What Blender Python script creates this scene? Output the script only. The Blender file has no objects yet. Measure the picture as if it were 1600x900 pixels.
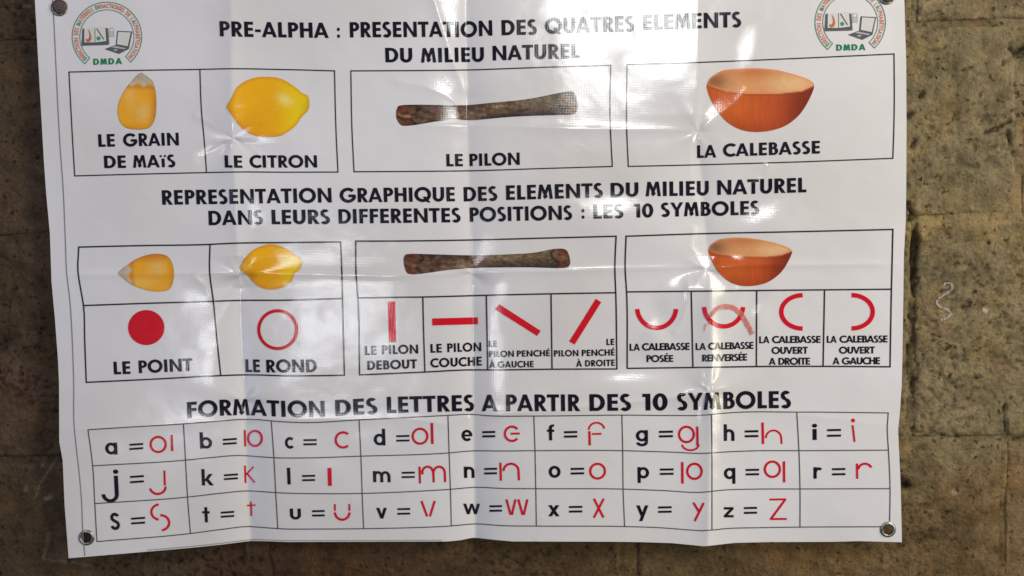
import bpy, math, random
import numpy as np
from mathutils import Vector, Matrix
from mathutils.geometry import delaunay_2d_cdt
random.seed(7)

scene = bpy.context.scene
COL = scene.collection

# ------------------------------------------------------------------ camera
F_PX = 1386.0                      # focal length in pixels of the 1600 px wide photo
DIST = 0.94                        # metres from the lens to the wall
PITCH, ROLL = math.radians(4.3), math.radians(1.25)
right = np.array([math.cos(ROLL), 0, -math.sin(ROLL)])
fwd = np.array([0, math.cos(PITCH), -math.sin(PITCH)])
up = np.cross(right, fwd); up /= np.linalg.norm(up)
right = np.cross(fwd, up); right /= np.linalg.norm(right)
CAM = np.array([0.0, -DIST, 1.42])
cd = bpy.data.cameras.new('camera'); cam = bpy.data.objects.new('camera', cd); COL.objects.link(cam)
cam.matrix_world = Matrix(((right[0], up[0], -fwd[0], CAM[0]), (right[1], up[1], -fwd[1], CAM[1]),
                           (right[2], up[2], -fwd[2], CAM[2]), (0, 0, 0, 1)))
cd.sensor_width = 36.0; cd.lens = 36.0 * F_PX / 1600.0
cd.dof.use_dof = True; cd.dof.focus_distance = 0.90; cd.dof.aperture_fstop = 2.8
cd.clip_start = 0.01; cd.clip_end = 100
scene.camera = cam

# ------------------------------------------------------------------ world and lamps
w = bpy.data.worlds.new('World'); scene.world = w; w.use_nodes = True
bg = w.node_tree.nodes['Background']
bg.inputs[0].default_value = (0.80, 0.86, 1.0, 1); bg.inputs[1].default_value = 0.10

def area_lamp(name, loc, target, sx, sy, power, color):
    l = bpy.data.lights.new(name, 'AREA'); l.shape = 'RECTANGLE'; l.size = sx; l.size_y = sy
    l.energy = power; l.color = color
    o = bpy.data.objects.new(name, l); COL.objects.link(o); o.location = loc
    d = Vector(target) - Vector(loc); o.rotation_euler = d.to_track_quat('-Z', 'Y').to_euler()
    return o
# the open side of the shelter, up and to the right
area_lamp('open_side_light', (1.55, -1.08, 2.42), (0.0, 0, 1.45), 0.8, 0.8, 28, (1.0, 0.905, 0.80))
area_lamp('right_strip_light', (1.9, -1.45, 1.25), (0.2, 0, 1.3), 0.42, 1.3, 19, (1.0, 0.94, 0.72))  # added lamp, placed to put the bright strip on the right-hand fold
# added cool fill high on the left, standing for no known opening
area_lamp('upper_left_fill_light', (-1.3, -1.5, 2.75), (-0.3, 0, 1.3), 0.9, 0.9, 13, (0.74, 0.80, 1.0))
area_lamp('lower_left_fill_light', (-2.2, -1.9, 0.9), (-0.4, 0, 1.2), 0.7, 1.2, 4.5, (0.55, 0.62, 1.0))  # added weak blue fill that cools the left part of the sheet
WIN_A = np.array([0.46, -2.5, 2.13])      # two small openings whose images show in the vinyl
WIN_B = np.array([-0.76, -2.5, 1.02])
area_lamp('window_light', WIN_A, (0.10, 0, 1.45), 0.34, 0.30, 10.5, (0.97, 1.0, 0.98))
area_lamp('window_light', WIN_B, (-0.1, 0, 1.4), 0.18, 0.22, 4.2, (0.93, 0.95, 1.0))

scene.view_settings.view_transform = 'Standard'
scene.view_settings.look = 'None'
scene.view_settings.exposure = 0.0
scene.view_settings.gamma = 1.0
scene.view_settings.use_curve_mapping = False

# ------------------------------------------------------------------ helpers
def plane_pt(px, py, h=0.0):
    """point where the sight line of photo pixel (px,py) meets the plane h metres in front of the wall plane"""
    px = np.asarray(px, float); py = np.asarray(py, float)
    a = (px - 800) / F_PX; b = (450 - py) / F_PX
    d = a[..., None] * right + b[..., None] * up + fwd
    t = (-np.asarray(h) - CAM[1]) / d[..., 1]
    return CAM + d * t[..., None]

def hash2(ix, iy, seed):
    n = (ix.astype(np.int64) * 374761393 + iy.astype(np.int64) * 668265263 + seed * 974711) & 0x7fffffff
    n = ((n ^ (n >> 13)) * 1274126177) & 0x7fffffff
    n = (n ^ (n >> 16)) & 0xffff
    return n / 65535.0
def vnoise(x, y, seed=0):
    x = np.asarray(x, float); y = np.asarray(y, float)
    ix = np.floor(x); iy = np.floor(y); fx = x - ix; fy = y - iy
    fx = fx*fx*fx*(fx*(fx*6-15)+10); fy = fy*fy*fy*(fy*(fy*6-15)+10)
    a = hash2(ix, iy, seed); b = hash2(ix+1, iy, seed); c = hash2(ix, iy+1, seed); d = hash2(ix+1, iy+1, seed)
    return (a*(1-fx)+b*fx)*(1-fy) + (c*(1-fx)+d*fx)*fy
def fbm(x, y, seed=0, oct=4, gain=0.5):
    s = 0; a = 1; t = 0
    for k in range(oct):
        s = s + a * vnoise(x * 2**k + 17.3*k, y * 2**k - 9.1*k, seed + k); t += a; a *= gain
    return s / t                       # 0..1
def sstep(a, b, x):
    t = np.clip((x - a) / (b - a), 0, 1); return t*t*(3-2*t)
def interp(pts, t):
    return np.interp(t, [p[0] for p in pts], [p[1] for p in pts])
def seg_dist(px, py, pts):
    """distance to a polyline and the position 0..1 along it"""
    best = np.full(np.shape(px), 1e9); at = np.zeros(np.shape(px)); n = len(pts) - 1
    for i in range(n):
        (x0, y0), (x1, y1) = pts[i], pts[i+1]
        dx, dy = x1-x0, y1-y0
        t = np.clip(((px-x0)*dx + (py-y0)*dy) / (dx*dx+dy*dy+1e-9), 0, 1)
        d = np.hypot(px-x0-t*dx, py-y0-t*dy)
        m = d < best
        best = np.where(m, d, best); at = np.where(m, (i+t)/n, at)
    return best, at

# ------------------------------------------------------------------ outline of the sheet (photo pixels)
LEFT = [(-26,53),(0,54.5),(100,60),(250,68.5),(300,72),(365,78),(410,79.5),(440,80.5),(500,86),(560,90.5),(600,92.3),(690,92.6),(720,98),(790,101),(872.3,107.3)]
RIGHT = [(-26,1412),(0,1413),(100,1416),(200,1416.5),(300,1416),(350,1415),(400,1412.3),(500,1411),(560,1410),(600,1409),(640,1406.5),(672,1403.3),(700,1404.5),(750,1407),(847,1409.3)]
BOTTOM = [(107.3,872.3),(200,864.5),(293,856.5),(350,850.5),(380,846.5),(392,845.2),(410,845.5),(450,846.8),(560,846.5),(700,846),(720,844),(736,840.5),(743,840.2),(770,843.2),(800,846),(960,846.5),(1000,847),(1050,848.6),(1085,852),(1100,853.6),(1115,852),(1147,848.3),(1200,847),(1300,846.6),(1343,845.5),(1387,846.7),(1409.3,847.3)]

# ------------------------------------------------------------------ relief of the vinyl (metres in front of the wall)
MM = 0.001
def crease_x(pts, y): return interp(pts, y)
C1 = [(-30,361),(0,361),(215,363),(330,369),(430,373),(600,381),(860,393)]
C2 = [(-30,729),(150,729.5),(330,734),(430,738),(600,739),(860,743)]
C3 = [(-30,1090),(200,1090),(350,1101),(430,1109),(600,1112),(860,1106)]
A1 = [(-30,3.2),(190,4.2),(225,1.0),(260,4.8),(400,5.0),(424,0.0),(450,-6.5),(640,-8),(860,-9.5)]
A2 = [(-30,-5.0),(150,-7.6),(205,-4.4),(330,-5.4),(420,-5.2),(445,-7.4),(640,-8),(740,-10),(860,-11.0)]
A3 = [(-30,1.4),(180,1.6),(205,-0.5),(250,-4.2),(400,-5.0),(424,-1.0),(450,6.4),(640,7.0),(700,7.2),(860,7.6)]
def crease(px, py, cpts, apts, Ll, Lr, e):
    c = interp(cpts, py); a = interp(apts, py) * MM
    d = px - c
    L = np.where(d < 0, Ll, Lr)
    r = np.sqrt(d*d + e*e) - e
    return a * np.exp(-r / L)
def ridge(px, py, pts, amp, L, e=2.0, fade=0.12):
    e = max(e, 2.2)
    d, t = seg_dist(px, py, pts)
    f = np.clip(np.minimum(t, 1-t) / fade, 0, 1)
    return amp * MM * np.exp(-(np.sqrt(d*d+e*e)-e)/L) * f
def pinch(px, py, cx, cy, amp, R, n, ph):
    dx, dy = px-cx, py-cy
    r = np.hypot(dx, dy); th = np.arctan2(dy, dx)
    s = np.cos(n*th + ph) + 0.5*np.cos((n+2)*th + 2*ph)
    return amp * MM * s * (r/R) * np.exp(-r/R) * 1.6
TILTS = []        # (cx, cy, gx, gy, rx, ry): local tilt of the sheet
def relief(px, py, tilts=True):
    px = np.asarray(px, float); py = np.asarray(py, float)
    h = 16*MM + 0*px
    h = h + crease(px, py, C1, A1, 26, 32, 3.0)
    h = h + crease(px, py, C2, A2, 30, 32, 2.2)
    h = h + crease(px, py, C3, A3, 34, 28, 2.2)
    # soft roll of the lower part and free corners
    h = h + 9*MM * sstep(500, 880, py) * (1 - sstep(90, 330, px))
    h = h + 4*MM * sstep(1150, 1420, px) * sstep(350, 880, py)
    h = h + 3*MM * np.sin((px-80)/1330*math.pi*4.0 + 0.6) * sstep(-50, 900, py)
    # fold lines across
    h = h + ridge(px, py, [(95,430),(240,428),(330,426),(372,427),(480,428),(600,431),(700,428),(738,425),(860,424),(960,420),(1060,418),(1103,417),(1240,414),(1412,412)], 0.9, 5, 1.0, 0.02)
    h = h + ridge(px, py, [(640,196),(735,197),(800,197),(900,201),(960,202),(1060,203),(1090,205)], 0.8, 6, 1.2, 0.05)
    h = h + ridge(px, py, [(92,672),(200,668),(380,655),(560,655),(640,654),(700,663),(722,652),(735,650)], 0.7, 7, 1.2, 0.05)
    h = h + ridge(px, py, [(735,650),(880,640),(935,633),(990,628),(1045,622),(1100,612),(1108,606)], 1.0, 6, 1.0, 0.05)
    h = h + ridge(px, py, [(1108,612),(1200,640),(1403,668)], 0.5, 9, 2, 0.1)
    # slanting creases that meet the folds
    h = h + ridge(px, py, [(672,-20),(690,40),(706,90),(728,152)], 1.3, 7, 1.0, 0.08)
    h = h + ridge(px, py, [(606,124),(660,134),(700,150),(727,168)], 0.7, 6, 1.0, 0.1)
    h = h + ridge(px, py, [(1093,203),(1120,184),(1150,160),(1175,130)], 0.55, 7, 1.2, 0.1)
    h = h + ridge(px, py, [(1085,205),(1078,250),(1080,300),(1098,340)], 0.7, 8, 1.2, 0.1)
    h = h + ridge(px, py, [(1103,420),(1078,385),(1085,350)], 0.8, 7, 1.2, 0.1)
    h = h + ridge(px, py, [(1118,430),(1130,418),(1160,412),(1230,413)], 0.6, 4, 1.0, 0.1)
    h = h + ridge(px, py, [(1205,250),(1195,278),(1165,295),(1130,300)], 0.8, 7, 1.5, 0.1)
    h = h + ridge(px, py, [(368,215),(395,232),(430,262)], 0.8, 6, 1.2, 0.12)
    h = h + ridge(px, py, [(355,215),(325,190),(300,178)], 0.7, 7, 1.5, 0.12)
    h = h + ridge(px, py, [(356,222),(330,238),(305,250)], -0.7, 7, 1.5, 0.12)
    h = h + ridge(px, py, [(1075,430),(1075,470),(1066,500),(1050,525)], 0.8, 5, 1.0, 0.1)
    h = h + ridge(px, py, [(850,805),(845,830),(835,846)], 0.4, 4, 1.0, 0.1)
    h = h + ridge(px, py, [(300,428),(318,445),(335,470)], 0.8, 8, 2, 0.15)
    # star-shaped pinches where the folds cross
    h = h + pinch(px, py, 363, 216, 1.4, 24, 4, 0.6)
    h = h + pinch(px, py, 374, 430, 1.7, 26, 3, 1.9)
    h = h + pinch(px, py, 1091, 206, 0.8, 25, 4, 2.2)
    h = h + pinch(px, py, 1104, 421, 1.6, 26, 3, 0.4)
    h = h + pinch(px, py, 737, 428, 0.9, 20, 3, 0.2)
    h = h + pinch(px, py, 1106, 612, 1.2, 22, 4, 1.2)
    h = h + pinch(px, py, 380, 625, 1.3, 24, 3, 1.0)
    # gentle waviness everywhere
    h = h + 2.6*MM*(fbm(px/190, py/170, 11, 2) - 0.5) + 0.75*MM*(fbm(px/52, py/46, 31, 2) - 0.5) + 0.13*MM*(fbm(px/19, py/17, 41, 2) - 0.5)
    if tilts:
        for cx, cy, gx, gy, rx, ry in TILTS:
            dx, dy = px-cx, py-cy
            h = h + (gx*dx + gy*dy) * np.exp(-((dx/rx)**2 + (dy/ry)**2))
    return h
PXM = 0.000678
def aim(cx, cy, win, rx, ry, k=1.0):
    """tilt the sheet locally so that the place (cx,cy) mirrors the opening `win`"""
    e = 2.0
    p = plane_pt(cx, cy, 0.012)
    v1 = CAM - p; v2 = win - p
    n = v1/np.linalg.norm(v1) + v2/np.linalg.norm(v2)
    gx, gz = -n[0]/-n[1], -n[2]/-n[1]         # wanted dh/dx, dh/dz  (n = (-hx, -1, -hz))
    H = lambda a, b: float(relief(a, b))
    cx_, cy_ = float(cx), float(cy)
    sx = (H(cx_+e, cy_) - H(cx_-e, cy_))/(2*e); sy = (H(cx_, cy_+e) - H(cx_, cy_-e))/(2*e)
    TILTS.append((cx, cy, (gx*PXM - sx)*k, (-gz*PXM - sy)*k, rx, ry))
aim(1000, 90, WIN_A, 95, 80)
aim(960, 325, WIN_A, 60, 40, 0.9)
aim(1190, 335, WIN_A, 42, 34, 0.8)
aim(1165, 78, WIN_A, 26, 34, 0.8)
aim(985, 590, WIN_A, 70, 26, 0.8)
aim(1180, 485, WIN_A, 22, 30, 0.8)
aim(1022, 505, WIN_A, 20, 34, 0.8)
aim(1150, 455, WIN_A, 20, 16, 0.7)
aim(525, 505, WIN_B, 44, 48)
aim(480, 500, WIN_B, 22, 40, 0.9)
aim(395, 335, WIN_B, 24, 40, 0.9)

def surf(px, py, off=0.0):
    """3D points of the sheet's front face under photo pixels, lifted by off along the normal, with normals"""
    px = np.asarray(px, float); py = np.asarray(py, float)
    e = 0.75
    P = plane_pt(px, py, relief(px, py))
    Px = plane_pt(px+e, py, relief(px+e, py)) - plane_pt(px-e, py, relief(px-e, py))
    Py = plane_pt(px, py+e, relief(px, py+e)) - plane_pt(px, py-e, relief(px, py-e))
    N = np.cross(Px, Py); N /= np.linalg.norm(N, axis=-1, keepdims=True)
    N = np.where(N[..., 1:2] > 0, -N, N)
    return P + N*off, N

def link(name, me, mat=None, parent=None):
    o = bpy.data.objects.new(name, me); COL.objects.link(o)
    if mat is not None: me.materials.append(mat)
    if parent is not None: o.parent = parent
    return o
def mesh_from(name, verts, faces, normals=None, colors=None, smooth=True):
    me = bpy.data.meshes.new(name)
    me.from_pydata([tuple(v) for v in verts], [], [tuple(f) for f in faces])
    if smooth: me.polygons.foreach_set('use_smooth', [True]*len(me.polygons))
    if colors is not None:
        at = me.color_attributes.new('print', 'FLOAT_COLOR', 'POINT')
        c = np.ones((len(verts), 4)); c[:, :3] = colors
        at.data.foreach_set('color', c.ravel())
    if normals is not None:
        me.normals_split_custom_set_from_vertices([tuple(n) for n in normals])
    me.update()
    return me
def thing(name, label, cat, loc=(0,0,0), group=None):
    o = bpy.data.objects.new(name, None); COL.objects.link(o); o.location = loc
    o['label'] = label; o['category'] = cat
    if group: o['group'] = group
    return o

# ------------------------------------------------------------------ materials
def srgb(r, g, b):
    f = lambda c: (c/255/12.92) if c/255 <= 0.04045 else ((c/255+0.055)/1.055)**2.4
    return (f(r), f(g), f(b), 1)
def new_mat(name):
    m = bpy.data.materials.new(name); m.use_nodes = True
    nt = m.node_tree; return m, nt, nt.nodes['Principled BSDF']
def vinyl(name, color=None, attr=False, rough=0.15, dirt=False, fade=None):
    m, nt, b = new_mat(name)
    N = nt.nodes; L = nt.links
    tc = N.new('ShaderNodeTexCoord')
    sep = N.new('ShaderNodeSeparateXYZ'); L.new(tc.outputs['Object'], sep.inputs[0])
    def sine(out, freq):
        a = N.new('ShaderNodeMath'); a.operation = 'MULTIPLY'; L.new(out, a.inputs[0]); a.inputs[1].default_value = freq
        s = N.new('ShaderNodeMath'); s.operation = 'SINE'; L.new(a.outputs[0], s.inputs[0]); return s.outputs[0]
    k = 2*math.pi/0.00165
    sx = sine(sep.outputs['X'], k); sz = sine(sep.outputs['Z'], k)
    ad = N.new('ShaderNodeMath'); ad.operation = 'ADD'; L.new(sx, ad.inputs[0]); L.new(sz, ad.inputs[1])
    nz = N.new('ShaderNodeTexNoise'); nz.inputs['Scale'].default_value = 420; nz.inputs['Detail'].default_value = 2
    L.new(tc.outputs['Object'], nz.inputs['Vector'])
    mx = N.new('ShaderNodeMath'); mx.operation = 'MULTIPLY_ADD'; L.new(nz.outputs['Fac'], mx.inputs[0]); mx.inputs[1].default_value = 1.4
    L.new(ad.outputs[0], mx.inputs[2])
    bp = N.new('ShaderNodeBump'); bp.inputs['Strength'].default_value = 1.0; bp.inputs['Distance'].default_value = 0.0000075
    L.new(mx.outputs[0], bp.inputs['Height']); L.new(bp.outputs[0], b.inputs['Normal'])
    b.inputs['Roughness'].default_value = rough
    b.inputs['Specular IOR Level'].default_value = 0.62
    if attr:
        a = N.new('ShaderNodeAttribute'); a.attribute_name = 'print'; L.new(a.outputs['Color'], b.inputs['Base Color'])
    elif dirt:
        n2 = N.new('ShaderNodeTexNoise'); n2.inputs['Scale'].default_value = 5; n2.inputs['Detail'].default_value = 7
        L.new(tc.outputs['Object'], n2.inputs['Vector'])
        r = N.new('ShaderNodeValToRGB'); L.new(n2.outputs['Fac'], r.inputs[0])
        r.color_ramp.elements[0].position = 0.3; r.color_ramp.elements[0].color = (color[0]*0.87, color[1]*0.855, color[2]*0.82, 1)
        r.color_ramp.elements[1].position = 0.65; r.color_ramp.elements[1].color = color
        L.new(r.outputs[0], b.inputs['Base Color'])
        rr = N.new('ShaderNodeMapRange'); L.new(n2.outputs['Fac'], rr.inputs[0])
        rr.inputs[3].default_value = rough*0.75; rr.inputs[4].default_value = rough*1.35; L.new(rr.outputs[0], b.inputs['Roughness'])
    else:
        b.inputs['Base Color'].default_value = color
    return m
M_white = vinyl('white_vinyl', (0.695, 0.68, 0.70, 1), dirt=True)
M_black = vinyl('black_print', (0.007, 0.005, 0.013, 1))
M_line = vinyl('dark_line_print', (0.022, 0.018, 0.024, 1))
M_table = vinyl('grey_line_print', (0.06, 0.055, 0.055, 1))
M_border = vinyl('thin_line_print', (0.17, 0.18, 0.18, 1))
M_red = vinyl('red_print', (0.58, 0.006, 0.018, 1))
M_green = vinyl('green_print', (0.01, 0.19, 0.07, 1))
M_dkgreen = vinyl('dark_green_print', (0.08, 0.26, 0.14, 1))
M_pink = vinyl('pale_red_print', (0.58, 0.20, 0.13, 1))
M_grey = vinyl('dark_grey_print', (0.10, 0.10, 0.11, 1))
M_ltgrey = vinyl('pale_grey_print', (0.40, 0.41, 0.42, 1))
M_page = vinyl('page_print', (0.60, 0.60, 0.56, 1))
M_photo = vinyl('photo_print', attr=True)
def felt_mat():
    m, nt, b = new_mat('red_marker'); N = nt.nodes; L = nt.links
    a = N.new('ShaderNodeAttribute'); a.attribute_name = 'print'; L.new(a.outputs['Color'], b.inputs['Base Color'])
    b.inputs['Roughness'].default_value = 0.35
    return m
M_marker = felt_mat()

def metal(name, color, rough, metallic=1.0, scale=300):
    m, nt, b = new_mat(name); N = nt.nodes; L = nt.links
    tc = N.new('ShaderNodeTexCoord'); n = N.new('ShaderNodeTexNoise'); n.inputs['Scale'].default_value = scale; n.inputs['Detail'].default_value = 5
    L.new(tc.outputs['Object'], n.inputs['Vector'])
    r = N.new('ShaderNodeValToRGB'); L.new(n.outputs['Fac'], r.inputs[0])
    r.color_ramp.elements[0].position = 0.3; r.color_ramp.elements[0].color = tuple(c*0.55 for c in color[:3])+(1,)
    r.color_ramp.elements[1].position = 0.6; r.color_ramp.elements[1].color = tuple(color[:3])+(1,)
    L.new(r.outputs[0], b.inputs['Base Color'])
    b.inputs['Metallic'].default_value = metallic; b.inputs['Roughness'].default_value = rough
    bp = N.new('ShaderNodeBump'); bp.inputs['Strength'].default_value = 0.3; bp.inputs['Distance'].default_value = 0.0003
    L.new(n.outputs['Fac'], bp.inputs['Height']); L.new(bp.outputs[0], b.inputs['Normal'])
    return m
M_steel = metal('nickel_plate', (0.40, 0.385, 0.36), 0.34)
M_rust = metal('rusty_iron', (0.085, 0.055, 0.045), 0.6, 0.3)

def wall_mat(name, tint=(1, 1, 1), seed=0.0):
    m, nt, b = new_mat(name); N = nt.nodes; L = nt.links
    tc = N.new('ShaderNodeTexCoord')
    mp = N.new('ShaderNodeMapping'); L.new(tc.outputs['Object'], mp.inputs[0]); mp.inputs['Location'].default_value = (seed, seed*0.7, seed*1.3)
    def noise(scale, detail=6, rough=0.6):
        n = N.new('ShaderNodeTexNoise'); n.inputs['Scale'].default_value = scale; n.inputs['Detail'].default_value = detail
        n.inputs['Roughness'].default_value = rough; L.new(mp.outputs[0], n.inputs['Vector']); return n.outputs['Fac']
    def ramp(src, stops):
        r = N.new('ShaderNodeValToRGB'); L.new(src, r.inputs[0])
        e = r.color_ramp.elements
        while len(e) < len(stops): e.new(0.5)
        for el, (p, c) in zip(e, stops): el.position = p; el.color = tuple(c)+(1,) if len(c) == 3 else c
        return r.outputs[0]
    def mix(a, bb, fac, mode='MIX'):
        x = N.new('ShaderNodeMix'); x.data_type = 'RGBA'; x.blend_type = mode
        if isinstance(fac, float): x.inputs[0].default_value = fac
        else: L.new(fac, x.inputs[0])
        for s, v in ((6, a), (7, bb)):
            if isinstance(v, tuple): x.inputs[s].default_value = v
            else: L.new(v, x.inputs[s])
        return x.outputs[2]
    t = lambda c: tuple(a*b_ for a, b_ in zip(c, tint))
    def mulf(src, k):
        x = N.new('ShaderNodeMath'); x.operation = 'MULTIPLY'; L.new(src, x.inputs[0]); x.inputs[1].default_value = k; return x.outputs[0]
    base = ramp(noise(7, 8), [(0.32, t((0.185, 0.148, 0.088))), (0.52, t((0.250, 0.204, 0.122))), (0.70, t((0.302, 0.238, 0.150)))])
    mott = ramp(noise(38, 6, 0.7), [(0.38, (0.62, 0.62, 0.60)), (0.62, (1.12, 1.10, 1.06))])
    c = mix(base, mott, 1.0, 'MULTIPLY')
    grain = ramp(noise(230, 4, 0.75), [(0.34, (0.66, 0.62, 0.58)), (0.50, (1, 1, 1)), (0.72, (1.16, 1.13, 1.06))])
    c = mix(c, grain, 0.75, 'MULTIPLY')
    speck = ramp(noise(130, 3, 0.6), [(0.33, (0.26, 0.17, 0.13)), (0.40, (1, 1, 1))])
    c = mix(c, speck, 0.8, 'MULTIPLY')
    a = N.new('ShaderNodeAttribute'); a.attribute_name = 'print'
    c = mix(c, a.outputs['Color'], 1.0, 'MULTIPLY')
    # small broken pits where grit has fallen out
    dn = N.new('ShaderNodeTexNoise'); dn.inputs['Scale'].default_value = 90; L.new(mp.outputs[0], dn.inputs['Vector'])
    va = N.new('ShaderNodeVectorMath'); va.operation = 'MULTIPLY_ADD'; L.new(dn.outputs['Color'], va.inputs[0]); va.inputs[1].default_value = (0.012, 0.012, 0.012); L.new(mp.outputs[0], va.inputs[2])
    vo = N.new('ShaderNodeTexVoronoi'); vo.inputs['Scale'].default_value = 125; L.new(va.outputs[0], vo.inputs['Vector'])
    sp_ = N.new('ShaderNodeSeparateXYZ'); L.new(vo.outputs['Color'], sp_.inputs[0])
    clus = ramp(noise(16, 3), [(0.46, (0, 0, 0)), (0.60, (1, 1, 1))])
    rad = N.new('ShaderNodeMath'); rad.operation = 'MULTIPLY'; L.new(sp_.outputs['X'], rad.inputs[0]); L.new(clus, rad.inputs[1])
    rs = N.new('ShaderNodeMapRange'); L.new(rad.outputs[0], rs.inputs[0]); rs.inputs[1].default_value = 0.25; rs.inputs[2].default_value = 1.0; rs.inputs[3].default_value = -0.1; rs.inputs[4].default_value = 0.45
    df = N.new('ShaderNodeMath'); df.operation = 'SUBTRACT'; L.new(rs.outputs[0], df.inputs[0]); L.new(vo.outputs['Distance'], df.inputs[1])
    pm = N.new('ShaderNodeMapRange'); L.new(df.outputs[0], pm.inputs[0]); pm.inputs[1].default_value = -0.04; pm.inputs[2].default_value = 0.10
    c = mix(c, (0.035, 0.022, 0.014, 1), mulf(pm.outputs[0], 0.72))
    L.new(c, b.inputs['Base Color'])
    b.inputs['Roughness'].default_value = 0.93; b.inputs['Specular IOR Level'].default_value = 0.15
    def bump(src, dist, prev=None, strength=1.0):
        bp = N.new('ShaderNodeBump'); bp.inputs['Strength'].default_value = strength; bp.inputs['Distance'].default_value = dist
        L.new(src, bp.inputs['Height'])
        if prev: L.new(prev, bp.inputs['Normal'])
        return bp.outputs[0]
    n1 = bump(noise(75, 7, 0.65), 0.0065)
    n2 = bump(noise(240, 4, 0.7), 0.0010, n1)
    n3 = bump(mulf(pm.outputs[0], -1.0), 0.002, n2)
    L.new(n3, b.inputs['Normal'])
    return m
M_block = wall_mat('earth_block')
M_mortar = wall_mat('earth_mortar', (1.0, 1.0, 0.98), 3.1)

# ------------------------------------------------------------------ the wall of earth blocks
wall = thing('wall', 'rough brown earth block wall behind the printed vinyl banner', 'wall')
def wxz(px, py):
    p = plane_pt(float(px), float(py), 0.0); return float(p[0]), float(p[2])
CRACKS = [  # points in photo pixels, half width px, depth mm
    ([(1418,318),(1427,345),(1431,372),(1428,405),(1430,435),(1425,470),(1424,530),(1422,575),(1425,605),(1422,650)], 3.0, 6),
    ([(1431,372),(1427,420),(1430,440)], 3.6, 5),
    ([(1570,632),(1569,655),(1573,682),(1600,686)], 2.6, 5),
    ([(1573,690),(1572,735),(1567,800),(1563,860),(1560,905)], 1.8, 2.5),
    ([(1450,606),(1460,618),(1467,626)], 2.0, 3),
    ([(1466,570),(1472,588),(1480,604)], 2.0, 3),
    ([(1575,205),(1580,225),(1584,242)], 3.2, 5),
    ([(1540,208),(1560,200),(1580,190)], 2.6, 4),
    ([(1506,110),(1519,105)], 3.0, 5),
    ([(1583,75),(1592,84),(1602,74)], 6.0, 6),
    ([(1408,752),(1416,760)], 5.5, 6),
    ([(1437,152),(1444,143)], 3.0, 5),
    ([(1418,182),(1424,178)], 4.0, 5),
    ([(1423,230),(1430,220)], 3.0, 4),
    ([(1480,335),(1470,350),(1460,358)], 2.0, 3),
    ([(958,846),(962,870),(966,905)], 2.2, -2.5),
    ([(386,845),(386,870),(383,905)], 2.4, -2.5),
    ([(998,845),(996,900)], 1.8, 2.0),
    ([(-5,14),(18,12),(50,13)], 4.0, 3),
]
SMEAR = [   # charcoal rubbed on: points, half width px, strength
    ([(1494,100),(1498,130),(1500,170),(1504,210),(1505,250)], 8, 0.45),
    ([(1505,258),(1530,260),(1560,258)], 6, 0.35),
    ([(1460,420),(1500,412),(1540,400)], 5, 0.22),
    ([(1465,520),(1468,545),(1462,560)], 9, 0.40),
    ([(1500,530),(1508,520)], 10, 0.30),
    ([(0,398),(30,412),(60,432),(84,452)], 6, 0.45),
    ([(24,440),(14,480),(12,540)], 3, 0.35),
    ([(0,532),(14,534)], 8, 0.5),
    ([(44,512),(70,514)], 5, 0.35),
    ([(1418,128),(1426,126)], 9, 0.4),
]
CHALK = [
    ([(1538,484),(1542,486)], 2.6, 0.9),
    ([(66,713),(66,728)], 2.6, 0.10),
    ([(92,708),(74,740),(62,758),(57,775)], 2.2, 0.09),
    ([(72,778),(80,777)], 3.0, 0.22),
    ([(41,760),(41,766)], 2.2, 0.14),
    ([(75,832),(74,848),(68,870)], 3.0, 0.10),
    ([(66,872),(80,876),(112,878),(140,884)], 1.8, 0.12),
    ([(36,9),(46,10)], 2.0, 0.25),
    ([(1465,528),(1478,534),(1502,538)], 1.6, 0.25),
    ([(1530,120),(1534,126)], 2.0, 0.25),
    ([(1491,769),(1494,771)], 4.0, 0.3),
]
def to_px(P):
    v = P - CAM
    zf = v @ fwd
    return 800 + F_PX*(v @ right)/zf, 450 - F_PX*(v @ up)/zf
JZ = [wxz(1500, -300)[1], wxz(1500, 36)[1], wxz(1500, 340)[1], wxz(1530, 686)[1]]
d_ = 0.225
courses = []                 # (z_bottom, z_top, list of joint x)
tops = [JZ[0]+2*d_, JZ[0]+d_, JZ[0], JZ[1], JZ[2], JZ[3], JZ[3]-d_, JZ[3]-2*d_]
BW = 0.400
def xs_from(x0): return [x0 + BW*k for k in range(-5, 6)]
starts = [wxz(1400,30)[0], wxz(1250,30)[0], wxz(1430,30)[0], wxz(1594,200)[0], wxz(1426,450)[0], wxz(1568,780)[0], wxz(1300,800)[0], wxz(1500,800)[0]]
J_HALF = 0.0035
def near_crack(X, Z):
    P = np.stack([X, 0*X, Z], -1)
    return to_px(P)
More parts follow.
